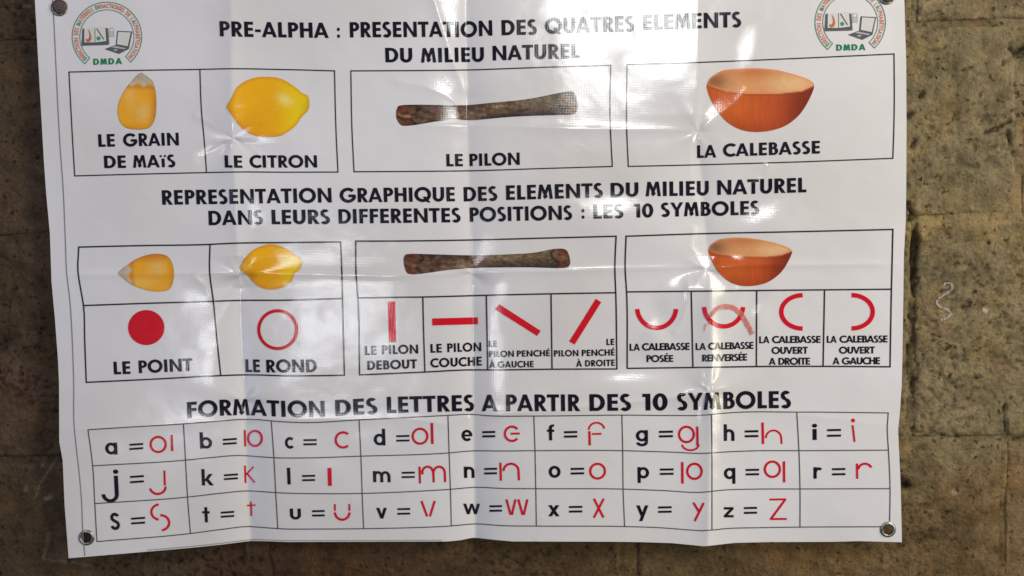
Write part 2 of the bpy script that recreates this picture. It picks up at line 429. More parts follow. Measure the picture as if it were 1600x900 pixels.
def wall_height(px, py, X, Z):
    h = 3.2*MM*(fbm(X*9, Z*9, 51, 3) - 0.5) + 2.2*MM*(fbm(X*42, Z*42, 71, 3) - 0.5) + 1.1*MM*(fbm(X*150, Z*150, 81, 2) - 0.5)
    dens = sstep(0.42, 0.62, fbm(X*14, Z*14, 5, 2))
    pit = sstep(0.62, 0.76, fbm(X*210, Z*250, 91, 2)) * (0.15 + dens)
    pit = pit + 0.8*sstep(0.72, 0.84, fbm(X*100+5, Z*120, 97, 2)) * dens
    h = h - 1.6*MM*pit
    cr = np.zeros_like(X)
    for pts, hw, dep in CRACKS:
        d, t = seg_dist(px + 3.0*(fbm(px/9, py/9, 3, 2)-0.5)*2, py, pts)
        wv = hw*(0.6+0.8*vnoise(px/13+7, py/13, 4))
        m = np.exp(-(d/np.maximum(wv, .5))**2)
        h = h - dep*MM*m
        if dep > 3: cr = np.maximum(cr, m)
    # mortar smeared flush over the joints, pitted and a little proud
    for zj in JZ[1:]:
        dz = np.abs(Z - zj - 0.004*(fbm(X*20, 0*X+zj*9, 8, 2)-0.5))
        h = h - 1.5*MM*np.exp(-(dz/0.0035)**2) + 1.1*MM*np.exp(-((dz-0.016)/0.010)**2)*fbm(X*60, Z*60, 19, 2)
    # rough dab of mortar along the bed joint on the right
    m = np.exp(-((py-342+0.02*(px-1500))/26)**2) * sstep(1400, 1440, px)
    h = h + 3.2*MM*m*(0.4+fbm(px/16, py/12, 44, 3))
    return h, np.clip(pit*0.8, 0, 1), cr
def wall_color(px, py, X, Z, pit, cr):
    c = np.ones(X.shape + (3,))
    n = fbm(X*5+3, Z*5, 23, 4) - 0.5
    # soot-browned area on the left, darker brown towards the bottom, paler earth on the right
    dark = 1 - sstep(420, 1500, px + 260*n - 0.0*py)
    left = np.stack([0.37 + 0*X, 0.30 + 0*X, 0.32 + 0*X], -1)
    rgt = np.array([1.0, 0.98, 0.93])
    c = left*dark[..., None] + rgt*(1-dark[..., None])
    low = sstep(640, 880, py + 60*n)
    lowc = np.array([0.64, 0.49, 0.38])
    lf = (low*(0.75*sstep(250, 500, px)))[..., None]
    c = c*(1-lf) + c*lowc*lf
    red = sstep(0.60, 0.72, fbm(X*16, Z*16, 63, 3))[..., None]*0.2
    c = c*(1-red) + c*np.array([1.12, 0.72, 0.60])*red
    grn = sstep(0.56, 0.70, fbm(X*11+9, Z*11, 66, 3))[..., None]*0.18
    c = c*(1-grn) + c*np.array([0.72, 0.80, 0.72])*grn
    och = sstep(0.60, 0.74, fbm(X*22+2, Z*22+7, 69, 3))[..., None]*0.5
    c = c*(1-och) + c*np.array([1.2, 1.1, 0.85])*och
    band = (np.exp(-((py-345+0.02*(px-1500))/26)**2) * sstep(1395, 1430, px)*0.55)[..., None]
    c = c*(1-band) + c*np.array([1.5, 1.4, 1.15])*band
    for jx, jy0, jy1 in ((385, 835, 910), (966, 835, 910), (1572, 690, 910)):
        m = (np.exp(-((px-jx+0.025*(py-850))/4.0)**2)*sstep(jy0, jy0+10, py)*0.75*(0.5+fbm(px/8, py/12, 6, 2)))[..., None]
        c = c*(1-m) + c*np.array([1.75, 1.7, 1.45])*m
    bl = (sstep(1420,1450,px)*sstep(1572,1560,px)*sstep(690,760,py)*sstep(.42,.62,fbm(px/26,py/26,88,3))*0.55)[..., None]
    c = c*(1-bl) + c*np.array([0.50, 0.48, 0.44])*bl
    pl = (sstep(1572,1580,px)*sstep(690,700,py)*0.5)[..., None]
    c = c*(1-pl) + c*np.array([1.25, 1.22, 1.3])*pl
    gd = sstep(0.25, 0.75, fbm(px/22, py/22, 29, 3))
    for pts, hw, st in SMEAR:
        d, t = seg_dist(px, py, pts)
        m = (np.exp(-(d/hw)**2)*st*(0.4+0.9*gd))[..., None]
        c = c*(1-m) + c*np.array([0.22, 0.25, 0.27])*m
    c = c*(1 - 0.4*pit[..., None])*(1 - 0.8*cr[..., None])
    for pts, hw, st in CHALK:
        d, t = seg_dist(px, py, pts)
        m = (sstep(hw*1.3, hw*0.5, d)*st*(0.45+0.75*fbm(px/2.2, py/2.2, 77, 2)))[..., None]
        c = c*(1-m) + np.array([3.4, 3.6, 4.6])*m
    return c
def patch(name, x0, x1, z0, z1, step, mat, edge=0.004, parent=wall, depth=0.06, base=0.0, joint=True):
    nx = max(4, int((x1-x0)/step)); nz = max(4, int((z1-z0)/step))
    xs = np.linspace(x0, x1, nx+1); zs = np.linspace(z0, z1, nz+1)
    X, Z = np.meshgrid(xs, zs)
    wob = 0.0022*(fbm(X*60, Z*60, 13, 2)-0.5)*2
    px, py = near_crack(X, Z)
    h, pit, cr = wall_height(px, py, X, Z)
    if joint:
        de = np.minimum(np.minimum(X-x0, x1-X), np.minimum(Z-z0, z1-Z)) + wob
        h = h - (1.0 + 1.6*sstep(.4,.65,fbm(X*12, Z*12, 61, 2)))*MM*(1 - sstep(0, edge, de))
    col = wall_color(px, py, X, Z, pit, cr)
    Y = -(h + base)
    V = np.stack([X, Y, Z], -1).reshape(-1, 3)
    n = nx+1
    i = np.arange(nz)[:, None]*n + np.arange(nx)[None, :]
    F = np.stack([i, i+1, i+n+1, i+n], -1).reshape(-1, 4)
    V = V.tolist(); F = F.tolist(); colr = col.reshape(-1, 3)
    # sides going back into the wall
    ring = list(range(0, n)) + [k*n + n-1 for k in range(1, nz+1)] + [nz*n + k for k in range(n-2, -1, -1)] + [k*n for k in range(nz-1, 0, -1)]
    b0 = len(V)
    for r in ring: V.append([V[r][0], depth, V[r][2]])
    m = len(ring)
    for k in range(m): F.append([ring[k], b0+k, b0+(k+1) % m, ring[(k+1) % m]])
    F.append([b0+k for k in range(m)][::-1] if False else [b0+k for k in range(m)])
    colr = np.vstack([colr, np.repeat([[0.6, 0.55, 0.5]], m, 0)])
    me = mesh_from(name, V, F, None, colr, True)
    return link(name, me, mat, parent)
for ci in range(len(tops)):
    zt = tops[ci]; zb = tops[ci+1] if ci+1 < len(tops) else zt - d_
    for xj in xs_from(starts[ci]):
        x0, x1 = xj + J_HALF, xj + BW - J_HALF
        if x1 < -1.5 or x0 > 1.5: continue
        cpx, cpy = to_px(np.array([[x0, 0, zb], [x1, 0, zt]]))
        vis = cpx[1] > -20 and cpx[0] < 1620 and cpy[0] > -20 and cpy[1] < 920
        hid = cpx[0] > 90 and cpx[1] < 1400 and cpy[0] < 830
        step = 0.0019 if (vis and not hid) else 0.008
        patch('brick', x0, x1, zb + J_HALF, zt - J_HALF, step, M_block)
# mortar sheet filling the joints, one piece per course height is not needed: it is one bed of earth mortar
patch('mortar', -1.55, 1.55, tops[-1]-d_-0.02, tops[0]+0.02, 0.0045, M_mortar, base=-0.0016, joint=False, depth=0.075)

def chalk_mark(path, width, cover, label=None):
    rnd = random.Random(len(path)*7+int(path[0][0])); polys = []
    P = np.array(smooth_open(path), float); seg = np.r_[0, np.cumsum(np.hypot(*np.diff(P, axis=0).T))]
    s_ = 0
    while s_ < seg[-1]:
        l_ = rnd.uniform(1.2, 3.2)
        if rnd.random() < cover:
            for lane in (-.5, 0, .5):
                if rnd.random() < .75:
                    x, y = np.interp(s_, seg, P[:,0]), np.interp(s_, seg, P[:,1]); x2, y2 = np.interp(s_+l_, seg, P[:,0]), np.interp(s_+l_, seg, P[:,1])
                    d = math.hypot(x2-x, y2-y)
                    if d < .4: continue
                    nx, ny = -(y2-y)/d, (x2-x)/d; o = lane*width+rnd.uniform(-.2,.2); hw = width*rnd.uniform(.2,.38)
                    polys.append([(x+nx*(o+hw*.6), y+ny*(o+hw*.6)), ((x+x2)/2+nx*(o+hw), (y+y2)/2+ny*(o+hw)), (x2+nx*(o+hw*.5), y2+ny*(o+hw*.5)), (x2+nx*(o-hw*.6), y2+ny*(o-hw*.6)), ((x+x2)/2+nx*(o-hw), (y+y2)/2+ny*(o-hw)), (x+nx*(o-hw*.5), y+ny*(o-hw*.5))])
        s_ += l_*.8
    V, F = [], []
    for p in polys:
        k = len(V); px = np.array([q[0] for q in p]); py = np.array([q[1] for q in p])
        W = plane_pt(px, py, 0.0); h = wall_height(px, py, W[:,0], W[:,2])[0]
        W[:,1] = -(h.max()+.0005); V += W.tolist(); F.append(list(range(k, k+len(p))))
    o = link('chalk_mark', mesh_from('chalk_mark', V, F, None, None, False), M_chalk, wall)
    if label: o['label'] = label
def smooth_open(p):
    P = [np.array(a, float) for a in p]; P = [P[0]]+P+[P[-1]]; out = []
    for i in range(1, len(P)-2):
        for k in range(6):
            t = k/6; a, b, c, d = P[i-1], P[i], P[i+1], P[i+2]
            out.append(.5*((2*b)+(-a+c)*t+(2*a-5*b+4*c-d)*t*t+(-a+3*b-3*c+d)*t**3))
    return out+[P[-1]]
M_chalk, _nt, _b = new_mat('chalk'); _b.inputs['Base Color'].default_value = (0.40, 0.38, 0.34, 1); _b.inputs['Roughness'].default_value = 1
chalk_mark([(1474,445),(1480,442),(1486,443),(1488,449),(1483,456),(1473,463),(1465,468),(1464,474),(1470,480),(1483,485),(1485,490),(1479,497),(1470,500)], 1.9, .93, 'white chalk squiggle')

# ------------------------------------------------------------------ the banner
banner = thing('banner', 'creased glossy white vinyl banner of alphabet lessons in French hanging on the earth wall', 'banner')
EYE = [(92.0, 12.5), (1385.0, -5.5), (135.2, 840.0), (1387.2, 827.5)]
HOLE_R = 7.6
def build_sheet():
    us = np.linspace(0, 1, 521); vs = np.linspace(0, 1, 341)
    U, V = np.meshgrid(us, vs)
    ybl = 0
    yt = -26 + 0*U
    # iterate: y between top and the bottom edge, x between the side edges at that y
    X = 60 + U*1350; Y = -26 + V*880
    for _ in range(8):
        yb = interp(BOTTOM, X)
        Y = yt + (yb-yt)*V
        xl = interp(LEFT, Y); xr = interp(RIGHT, Y)
        X = xl + (xr-xl)*U
    keep = np.ones(X.shape, bool)
    # snap vertices near each eyelet hole on to its rim, drop what is inside
    for ex, ey in EYE:
        dx, dy = X-ex, Y-ey; r = np.hypot(dx, dy)
        inside = r < HOLE_R
        keep &= ~(r < HOLE_R-2.4)
        m = inside & (r >= HOLE_R-2.4)
        f = HOLE_R/np.maximum(r, 1e-6)
        X = np.where(m, ex+dx*f, X); Y = np.where(m, ey+dy*f, Y)
    P, N = surf(X, Y)
    T = 0.00045
    n = X.shape[1]; m_ = X.shape[0]
    front = P.reshape(-1, 3); back = (P - N*T).reshape(-1, 3); nr = N.reshape(-1, 3)
    cnt = len(front)
    kp = keep.ravel()
    i = (np.arange(m_-1)[:, None]*n + np.arange(n-1)[None, :]).ravel()
    Q = np.stack([i, i+n, i+n+1, i+1], -1)
    Q = Q[kp[Q].all(1)]
    faces = Q.tolist() + [[a+cnt, d+cnt, c+cnt, b+cnt] for a, b, c, d in Q.tolist()]
    from collections import Counter
    ed = {}
    for q in Q.tolist():
        for k in range(4):
            a, b = q[k], q[(k+1) % 4]
            if (b, a) in ed: del ed[(b, a)]
            else: ed[(a, b)] = 1
    sides = [[b, a, a+cnt, b+cnt] for a, b in ed]
    verts = np.vstack([front, back]); nrm = np.vstack([nr, -nr])
    used = np.zeros(len(verts), bool)
    allf = np.array(faces + sides); used[allf.ravel()] = True
    idx = np.cumsum(used)-1
    allf = idx[allf]
    me = mesh_from('vinyl_sheet', verts[used], allf.tolist(), nrm[used])
    return link('vinyl_sheet', me, M_white, banner)
sheet = build_sheet()

# ---- flat print: polygons in photo pixels are united, cut on a grid and laid on the sheet
LIFT = 0.00040
def decal(name, polys, mat, parent, gx=3.1, gy=4.6, lift=LIFT, colorf=None):
    vs, es, fs = [], [], []
    for p in polys:
        ar = sum(p[i-1][0]*p[i][1] - p[i][0]*p[i-1][1] for i in range(len(p)))
        if abs(ar) < 1e-6: continue
        if ar < 0: p = p[::-1]
        k = len(vs); vs += [Vector((float(a), float(b))) for a, b in p]; fs.append(list(range(k, k+len(p))))
    xs = [v.x for v in vs]; ys = [v.y for v in vs]
    x0, x1, y0, y1 = min(xs)-1.01, max(xs)+1.03, min(ys)-1.02, max(ys)+1.04
    def addl(a, b):
        k = len(vs); vs.append(Vector(a)); vs.append(Vector(b)); es.append((k, k+1))
    g = math.ceil(x0/gx)*gx
    while g < x1: addl((g+0.0137, y0), (g+0.0137, y1)); g += gx
    g = math.ceil(y0/gy)*gy
    while g < y1: addl((x0, g+0.0171), (x1, g+0.0171)); g += gy
    vo, eo, fo, ov, oe, of = delaunay_2d_cdt(vs, es, fs, 0, 1e-5, True)
    tri = [f for f, o in zip(fo, of) if len(o)]
    used = sorted({i for f in tri for i in f}); mp = {a: b for b, a in enumerate(used)}
    P2 = np.array([(vo[i].x, vo[i].y) for i in used])
    P, Nn = surf(P2[:, 0], P2[:, 1], lift)
    faces = []
    for f in tri:
        a, b, c = (mp[i] for i in f[:3])
        for q in range(1, len(f)-1):
            a, b, c = mp[f[0]], mp[f[q]], mp[f[q+1]]
            ar = (P2[b,0]-P2[a,0])*(P2[c,1]-P2[a,1]) - (P2[b,1]-P2[a,1])*(P2[c,0]-P2[a,0])
            if abs(ar) < 1e-7: continue
            faces.append((a, b, c) if ar < 0 else (a, c, b))
    cols = colorf(P2[:, 0], P2[:, 1]) if colorf else None
    me = mesh_from(name, P, faces, Nn, cols)
    return link(name, me, mat, parent)

# ---- stroke geometry
def line_poly(x0, y0, x1, y1, w):
    d = math.hypot(x1-x0, y1-y0); nx, ny = -(y1-y0)/d*w/2, (x1-x0)/d*w/2
    return [[(x0+nx, y0+ny), (x1+nx, y1+ny), (x1-nx, y1-ny), (x0-nx, y0-ny)]]
def rect(x0, y0, x1, y1): return [[(x0, y0), (x1, y0), (x1, y1), (x0, y1)]]
def arc(cx, cy, rx, ry, a0, a1, w, wy=None, n=None):
    """band of an ellipse, radii to the middle of the stroke, degrees counter-clockwise"""
    wy = wy or w
    n = n or max(4, int(abs(a1-a0)/12)); out = []
    for k in range(n):
        t0 = math.radians(a0+(a1-a0)*k/n); t1 = math.radians(a0+(a1-a0)*(k+1)/n)
        c = lambda t, s: (cx+(rx+s*w/2)*math.cos(t), cy+(ry+s*wy/2)*math.sin(t))
        out.append([c(t0, 1), c(t1, 1), c(t1, -1), c(t0, -1)])
    return out
def diag(xb, xt, hw, y0=0.0, y1=1.0):
    """slanting stroke cut level at foot and head; xb, xt are the middles"""
    return [[(xb-hw, y0), (xb+hw, y0), (xt+hw, y1), (xt-hw, y1)]]
def disc(cx, cy, rx, ry=None, n=28):
    ry = ry or rx
    return [[(cx+rx*math.cos(2*math.pi*k/n), cy+ry*math.sin(2*math.pi*k/n)) for k in range(n)]]

# ---- a geometric bold alphabet, drawn for this sheet: glyph -> (polygons, width, left bearing, right bearing)
S, H = 0.232, 0.192
def glyphs():
    G = {}
    st, rd, dg = 0.085, 0.045, 0.0
    E = lambda w=.54: rect(0,0,S,1)+rect(0,0,w,H)+rect(0,1-H,w,1)+rect(0,.5-H/2+.01,w*.96,.5+H/2+.01)
    G['E'] = (E(), .54, st, .05)
    G['F'] = (rect(0,0,S,1)+rect(0,1-H,.54,1)+rect(0,.42,.51,.42+H), .54, st, .03)
    G['L'] = (rect(0,0,S,1)+rect(0,0,.50,H), .50, st, .02)
    G['I'] = (rect(0,0,S,1), S, st, st)
    G['T'] = (rect(.24,0,.24+S,1)+rect(0,1-H,.685,1), .685, .015, .015)
    G['H'] = (rect(0,0,S,1)+rect(.53,0,.53+S,1)+rect(0,.42,.7,.42+H), .735, st, st)
    G['N'] = (rect(0,0,S*.95,1)+rect(.64,0,.64+S*.95,1)+[[(0,1),(.2,1),(.83,0),(.63,0)]], .835, st, st)
    G['M'] = ([[(0,0),(.2,0),(.295,1),(.12,1)],[(.12,1),(.31,1),(.62,.16),(.47,.0)],[(.80,1),(.61,1),(.33,.16),(.45,0)],[(.93,0),(.73,0),(.64,1),(.81,1)]], .93, .04, .04)
    G['A'] = ([[(0,0),(.215,0),(.555,1),(.345,1)],[(.90,0),(.685,0),(.345,1),(.555,1)]]+rect(.2,.19,.7,.19+H*.92), .90, dg, dg)
    G['V'] = ([[(0,1),(.215,1),(.54,0),(.33,0)],[(.87,1),(.655,1),(.33,0),(.54,0)]], .87, dg, dg)
    G['Y'] = ([[(0,1),(.225,1),(.50,.42),(.31,.42)],[(.81,1),(.585,1),(.31,.42),(.50,.42)]]+rect(.303,0,.303+S,.46), .81, dg, dg)
    G['O'] = (arc(.52,.5,.42,.42,0,360,S,S*.95,36), 1.04, rd, rd)
    G['Q'] = (arc(.52,.5,.42,.42,0,360,S,S*.95,36)+[[(.50,.36),(.70,.36),(1.02,-.06),(.80,-.06)]], 1.04, rd, rd)
    G['0'] = (arc(.33,.5,.23,.42,0,360,S,S*.9,36), .66, .05, .05)
    G['1'] = (rect(.14,0,.14+S,1)+[[(.0,.80),(.0,1),(.2,1),(.2,.80)]], .345, .1, .1)
    G['C'] = (arc(.52,.5,.42,.42,48,312,S,S*.95,26), .82, rd, .02)
    G['G'] = (arc(.52,.5,.42,.42,42,352,S,S*.95,30)+rect(.55,.36,1.0,.36+H), 1.0, rd, rd)
    G['D'] = (rect(0,0,S,1)+[[(0,0),(.36,0),(.36,H),(0,H)],[(0,1-H),(.36,1-H),(.36,1),(0,1)]]+arc(.34,.5,.33,.5-H/2,-90,90,S,H,18), .775, st, rd)
    G['P'] = (rect(0,0,S,1)+rect(0,1-H*.95,.32,1)+rect(0,.40,.32,.40+H*.95)+arc(.31,.70,.19,.30-H*.475,-90,90,S,H*.95,14), .60, st, .02)
    G['R'] = (G['P'][0]+[[(.18,.44),(.40,.44),(.68,0),(.43,0)]], .68, st, .0)
    G['B'] = (rect(0,0,S,1)+rect(0,1-H*.9,.30,1)+rect(0,.46,.32,.46+H*.9)+rect(0,0,.34,H*.9)
              +arc(.29,.74,.165,.26-H*.45,-90,90,S*.95,H*.9,12)+arc(.33,.31,.185,.31-H*.45,-90,90,S,H*.9,14), .615, st, .04)
    G['U'] = (rect(0,.36,S,1)+rect(.50,.36,.50+S,1)+arc(.3525,.37,.25,.28,180,360,S,S*.9,16), .705, .075, .075)
    G['S'] = (arc(.29,.735,.165,.185,35,270,S*.92,S*.85,18)+arc(.27,.275,.185,.20,-145,90,S*.98,S*.9,18)+rect(.255,.475-.04,.31,.55+.08), .56, .04, .04)
    G['-'] = (rect(0,.33,.34,.33+H*.9), .34, .06, .06)
    G[':'] = (disc(.12,.11,.12)+disc(.12,.56,.12), .24, .1, .1)
    G['ï'] = (rect(.08,0,.08+S*.9,.70)+disc(.03,.89,.085)+disc(.32,.89,.085), .36, .06, .06)
    G["'"] = (rect(0,.66,.13,1), .13, .05, .05)
    G['Z'] = (rect(0,0,.6,H)+rect(0,1-H,.6,1)+[[(0,H*.8),(.24,H*.8),(.6,1-H*.8),(.36,1-H*.8)]], .6, .04, .04)
    acute = [[(.22,1.08),(.36,1.08),(.48,1.30),(.28,1.30)]]
    G['É'] = (E()+acute, .54, st, .05)
    G['À'] = (G['A'][0]+[[(.54,1.06),(.40,1.06),(.24,1.28),(.44,1.28)]], .90, dg, dg)
    # lower case, x-height 1, ascender 1.42, descender -.42
    s, hh = .27, .23
    R = .5-s/2; ring = lambda cx=.5, r=.5: arc(cx, .5, r-s/2, .5-hh/2, 0, 360, s, hh, 28)
    G['a.'] = (ring()+rect(1.0-s,0,1.0,1), 1.0)
    G['b.'] = (ring(.5)+rect(0,0,s,1.42), 1.0)
    G['c.'] = (arc(.5,.5,R,.5-hh/2,45,315,s,hh,22), .84)
    G['d.'] = (ring()+rect(1.0-s,0,1.0,1.42), 1.0)
    G['e.'] = (arc(.5,.5,R,.5-hh/2,0,318,s,hh,26)+rect(.15,.42,.97,.42+hh*.75), 1.0)
    G['f.'] = (rect(.16,0,.16+s,1.15)+rect(0,.76,.62,.76+hh*.9)+arc(.50,1.12,.205,.19,60,180,s,hh,8), .64)
    G['g.'] = (ring()+rect(1-s,-.02,1.0,1)+arc(.5,-.04,.5-s/2,.28,190,360,s,hh,14), 1.0)
    G['h.'] = (rect(0,0,s,1.42)+rect(.62,0,.62+s,.58)+arc(.445,.55,.31,.34,0,180,s,hh,12), .89)
    G['i.'] = (rect(0,0,s*1.05,.98)+disc(.14,1.27,.175), .28)
    G['j.'] = (rect(.74,-.45,1.0,1.0)+disc(.87,1.3,.17)+arc(.44,-.42,.43,.50,180,360,.25,.24,16), 1.0)
    G['k.'] = (rect(0,0,s,1.42)+[[(.2,.42),(.62,1),(.94,1),(.42,.34)],[(.28,.52),(.50,.66),(1.0,0),(.66,0)]], 1.0)
    G['l.'] = (rect(0,0,s,1.42), s)
    G['m.'] = (rect(0,0,s,1)+rect(.60,0,.60+s*.95,.6)+rect(1.21,0,1.21+s*.95,.6)+arc(.425,.55,.30,.33,0,180,s*.95,hh,12)+arc(1.035,.55,.30,.33,0,180,s*.95,hh,12), 1.48)
    G['n.'] = (rect(0,0,s,1)+rect(.62,0,.62+s,.58)+arc(.445,.55,.31,.33,0,180,s,hh,12), .89)
    G['o.'] = (ring(), 1.0)
    G['p.'] = (ring()+rect(0,-.40,s,1), 1.0)
    G['q.'] = (ring()+rect(1-s,-.40,1,1), 1.0)
    G['r.'] = (rect(0,0,s,1)+arc(.44,.50,.30,.37,50,170,s,hh,8), .60)
    G['s.'] = (arc(.42,1.07,.27,.28,20,270,s,s,18)+arc(.42,.42,.29,.30,-165,90,s,s,18)+rect(.36,.62,.46,.88), .84)
    G['t.'] = (rect(.20,0,.20+s,1.36)+rect(0,.80,.66,.80+hh*.85), .66)
    G['u.'] = (rect(0,.40,s,1)+rect(.62,.40,.62+s,1)+arc(.445,.42,.31,.30,180,360,s,hh,14), .89)
    G['v.'] = ([[(0,1),(.29,1),(.62,0),(.36,0)],[(.97,1),(.68,1),(.36,0),(.62,0)]], .97)
    G['w.'] = ([[(0,1),(.26,1),(.53,0),(.30,0)],[(.83,1),(.62,1),(.30,0),(.53,0)],[(.62,1),(.83,1),(1.15,0),(.92,0)],[(1.45,1),(1.19,1),(.92,0),(1.15,0)]], 1.45)
    G['x.'] = ([[(0,1),(.32,1),(.98,0),(.66,0)],[(.98,1),(.66,1),(0,0),(.32,0)]], .98)
    G['y.'] = ([[(0,1),(.29,1),(.63,.02),(.36,.02)],[(1.02,1),(.73,1),(.22,-.42),(.50,-.42)]], 1.02)
    G['z.'] = (rect(0,0,.86,.23)+rect(0,.77,.86,1)+[[(0,.2),(.33,.2),(.86,.8),(.53,.8)]], .86)
    return G
GL = glyphs()
def lean(px): return interp([(60, .058), (420, .042), (770, .0245), (1100, .010), (1400, -.002)], px)
def place(polys, x0, yb, sx, sy, slope=0.0, ln=None):
    """unit polygons (y up) -> photo pixels, upright following the sheet's lean"""
    ln = lean(x0) if ln is None else ln
    return [[(x0 + a*sx - b*sy*ln, yb + slope*a*sx - b*sy) for a, b in p] for p in polys]
def word_polys(txt, x0, x1, y0, y1, cap, track=0.0, base=None):
    items = []; pen = 0.0
    for i, ch in enumerate(txt):
        P, wd, lb, rb = GL[ch]
        if i: pen += lb + track
        items.append((P, pen)); pen += wd
        end = pen
        pen += rb
    sx = (x1-x0)/end
    slope = (y1-y0)/(x1-x0)
    ln = lean((x0+x1)/2)
    out = []
    for P, at in items:
        gx = x0 + at*sx
        for p in P:
            q = []
            for a, b in p:
                X = gx + a*sx
                yb = (y0 + slope*(X-x0)) if base is None else float(interp(base, X))
                q.append((X - b*cap*ln, yb - b*cap))
            out.append(q)
    return out
def text(words, parent, mat=M_black, name='lettering', base=None):
    polys = []
    for wd in words:
        txt, x0, x1, y0, y1, cap = wd[:6]
        polys += word_polys(txt, x0, x1, y0, y1, cap, wd[6] if len(wd) > 6 else 0.0, base)
    return decal(name, polys, mat, parent)
def poly_line(name, lines, w, mat, parent, lift=LIFT):
    """ruled lines through measured points, mitred"""
    polys = []
    for pts in lines:
        # smooth the polyline a little with extra points
        P = [np.array(p, float) for p in pts]
        n = len(P); offs = []
        for i in range(n):
            t = (P[min(i+1, n-1)] - P[max(i-1, 0)]); t /= np.linalg.norm(t)
            offs.append(np.array([-t[1], t[0]])*w/2)
        P[0] = P[0] - (P[1]-P[0])/np.linalg.norm(P[1]-P[0])*w/2
        P[-1] = P[-1] + (P[-1]-P[-2])/np.linalg.norm(P[-1]-P[-2])*w/2
        for i in range(n-1):
            polys.append([tuple(P[i]+offs[i]), tuple(P[i+1]+offs[i+1]), tuple(P[i+1]-offs[i+1]), tuple(P[i]-offs[i])])
    return decal(name, polys, mat, parent, gx=4, gy=4.6, lift=lift)
def smooth_line(pts, axis=0, step=12):
    """resample measured points with a monotone cubic so ruled lines bend smoothly over the folds"""
    t = np.array([p[axis] for p in pts], float); v = np.array([p[1-axis] for p in pts], float)
    if len(pts) < 3: return pts
    m = np.gradient(v, t); out = []
    for i in range(len(t)-1):
        h = t[i+1]-t[i]; k = max(1, int(abs(h)/step))
        for j in range(k):
            s = j/k
            a = (2*s**3-3*s**2+1)*v[i]+(s**3-2*s**2+s)*h*m[i]+(-2*s**3+3*s**2)*v[i+1]+(s**3-s**2)*h*m[i+1]
            out.append((t[i]+s*h, a))
    out.append((t[-1], v[-1]))
    return out if axis == 0 else [(b, a) for a, b in out]
hl = lambda *p: smooth_line(list(p), 0)
vl = lambda *p: smooth_line(list(p), 1)

# ---- headings
text([('PRE-ALPHA',344,514,56.7,59.3,23.8),(':',527,531.5,58.6,58.6,23.5),('PRESENTATION',547,769,58.3,56.0,24),('DES',784,839,54.8,54,23.8),
      ('QUATRES',852,991,52.2,49,24),('ELEMENTS',1005,1158,46.9,42.3,24)], banner, name='heading_lettering',
     base=[(344,56.7),(400,58),(514,59.4),(560,58.4),(690,57.7),(725,58.2),(745,56.8),(769,55.6),(839,54),(870,51.8),(991,48.9),(1010,46.9),(1158,42.3)])
text([('DU',602.5,644,97.3,97.6,22.6),('MILIEU',658,756,97.9,96.5,22.8),('NATUREL',770,906,94.6,90.7,23)], banner, name='heading_lettering')
text([('REPRESENTATION',253.8,518,320,316.3,22.8),('GRAPHIQUE',531.5,711,316.4,314.6,22.5),('DES',724.7,777.2,314.8,313.4,22.6),('ELEMENTS',791,942,312.5,308.6,22.8),
      ('DU',954.3,997,308.3,307.3,22.6),('MILIEU',1008.8,1107,306.8,305.3,22.8),('NATUREL',1120.8,1260,304.6,300.4,23)], banner, name='heading_lettering')
text([('DANS',326.5,411,352,350.6,22.6),('LEURS',424.9,515.8,350.4,349.8,22.6),('DIFFERENTES',529.4,719.8,349.4,347.2,22.6),('POSITIONS',734.2,894,346.6,343.2,22.4),
      (':',908.8,913.5,341.6,341.6,22),('LES',927.5,974,341.8,340.6,21.8),('10',991,1020.5,340,339.4,21.5),('SYMBOLES',1032.5,1186.5,338.8,335.4,22)], banner, name='heading_lettering')
text([('FORMATION',293.2,507.4,653.4,651.6,25.3),('DES',524.4,589.8,649.6,646.6,25.2),('LETTRES',605,741,645.4,641.9,25.4),('A',752.8,777.6,642.5,642.5,26),
      ('PARTIR',791,906.8,642.9,642,26.2),('DES',921.2,986,641.5,641,26.3),('10',1004,1042.8,640.9,640.7,26.2),('SYMBOLES',1057.7,1235.7,640.6,637.4,26.8)], banner,
     name='heading_lettering',
     base=[(293,653.6),(320,651.5),(345,649.6),(378,648.4),(410,649.6),(440,651.2),(507,651.6),(524,650),(590,646.5),(605,645.3),(700,643),(741,641.9),(753,642.5),(906,642.2),(1058,640.8),(1105,640.2),(1150,638.4),(1236,637.4)])

# ---- ruled frames, each with its pictures and captions
LW = 1.8
frameA = poly_line('picture_frame', [hl((108,112.6),(200,110.3),(313,108.4),(361.5,107.4),(440,108.6),(523,110.7)), hl((117,274.8),(220,272),(323,269.6),(367,268.7),(440,269),(528,268.8)),
    vl((108,112.6),(110.5,160),(114,225),(117,274.8)), vl((312.5,108.6),(315,173),(320,227),(322.8,269.5)), vl((522.8,110.7),(525,200),(528.2,268.8))], LW, M_line, banner)
frameB = poly_line('picture_frame', [hl((548.3,110.8),(640,110.3),(730,109.3),(840,105.5),(954.3,102)), hl((553.3,268.3),(640,267.8),(735,266.8),(850,263.2),(956.8,260)),
    vl((548.3,110.8),(550,200),(553.3,268.3)), vl((954.3,102),(953,167),(953.8,200),(956.8,260))], LW, M_line, banner)
frameC = poly_line('picture_frame', [hl((980,101),(1090,97.6),(1240,91.5),(1396.8,84.3)), hl((981.8,260),(1090,257.5),(1240,253.2),(1395,247.3)),
    vl((980,101),(979.2,200),(981.8,260)), vl((1396.8,84.3),(1397.3,150),(1396.6,200),(1395,247.3))], LW, M_line, banner)
text([('LE',154.3,180,229.6,229,19.8),('GRAIN',193.3,279.5,228.8,227.2,20)], frameA)
text([('DE',163.3,197.3,262.8,262.4,19.6),('MAïS',208.3,274.3,262.2,261,19.6)], frameA)
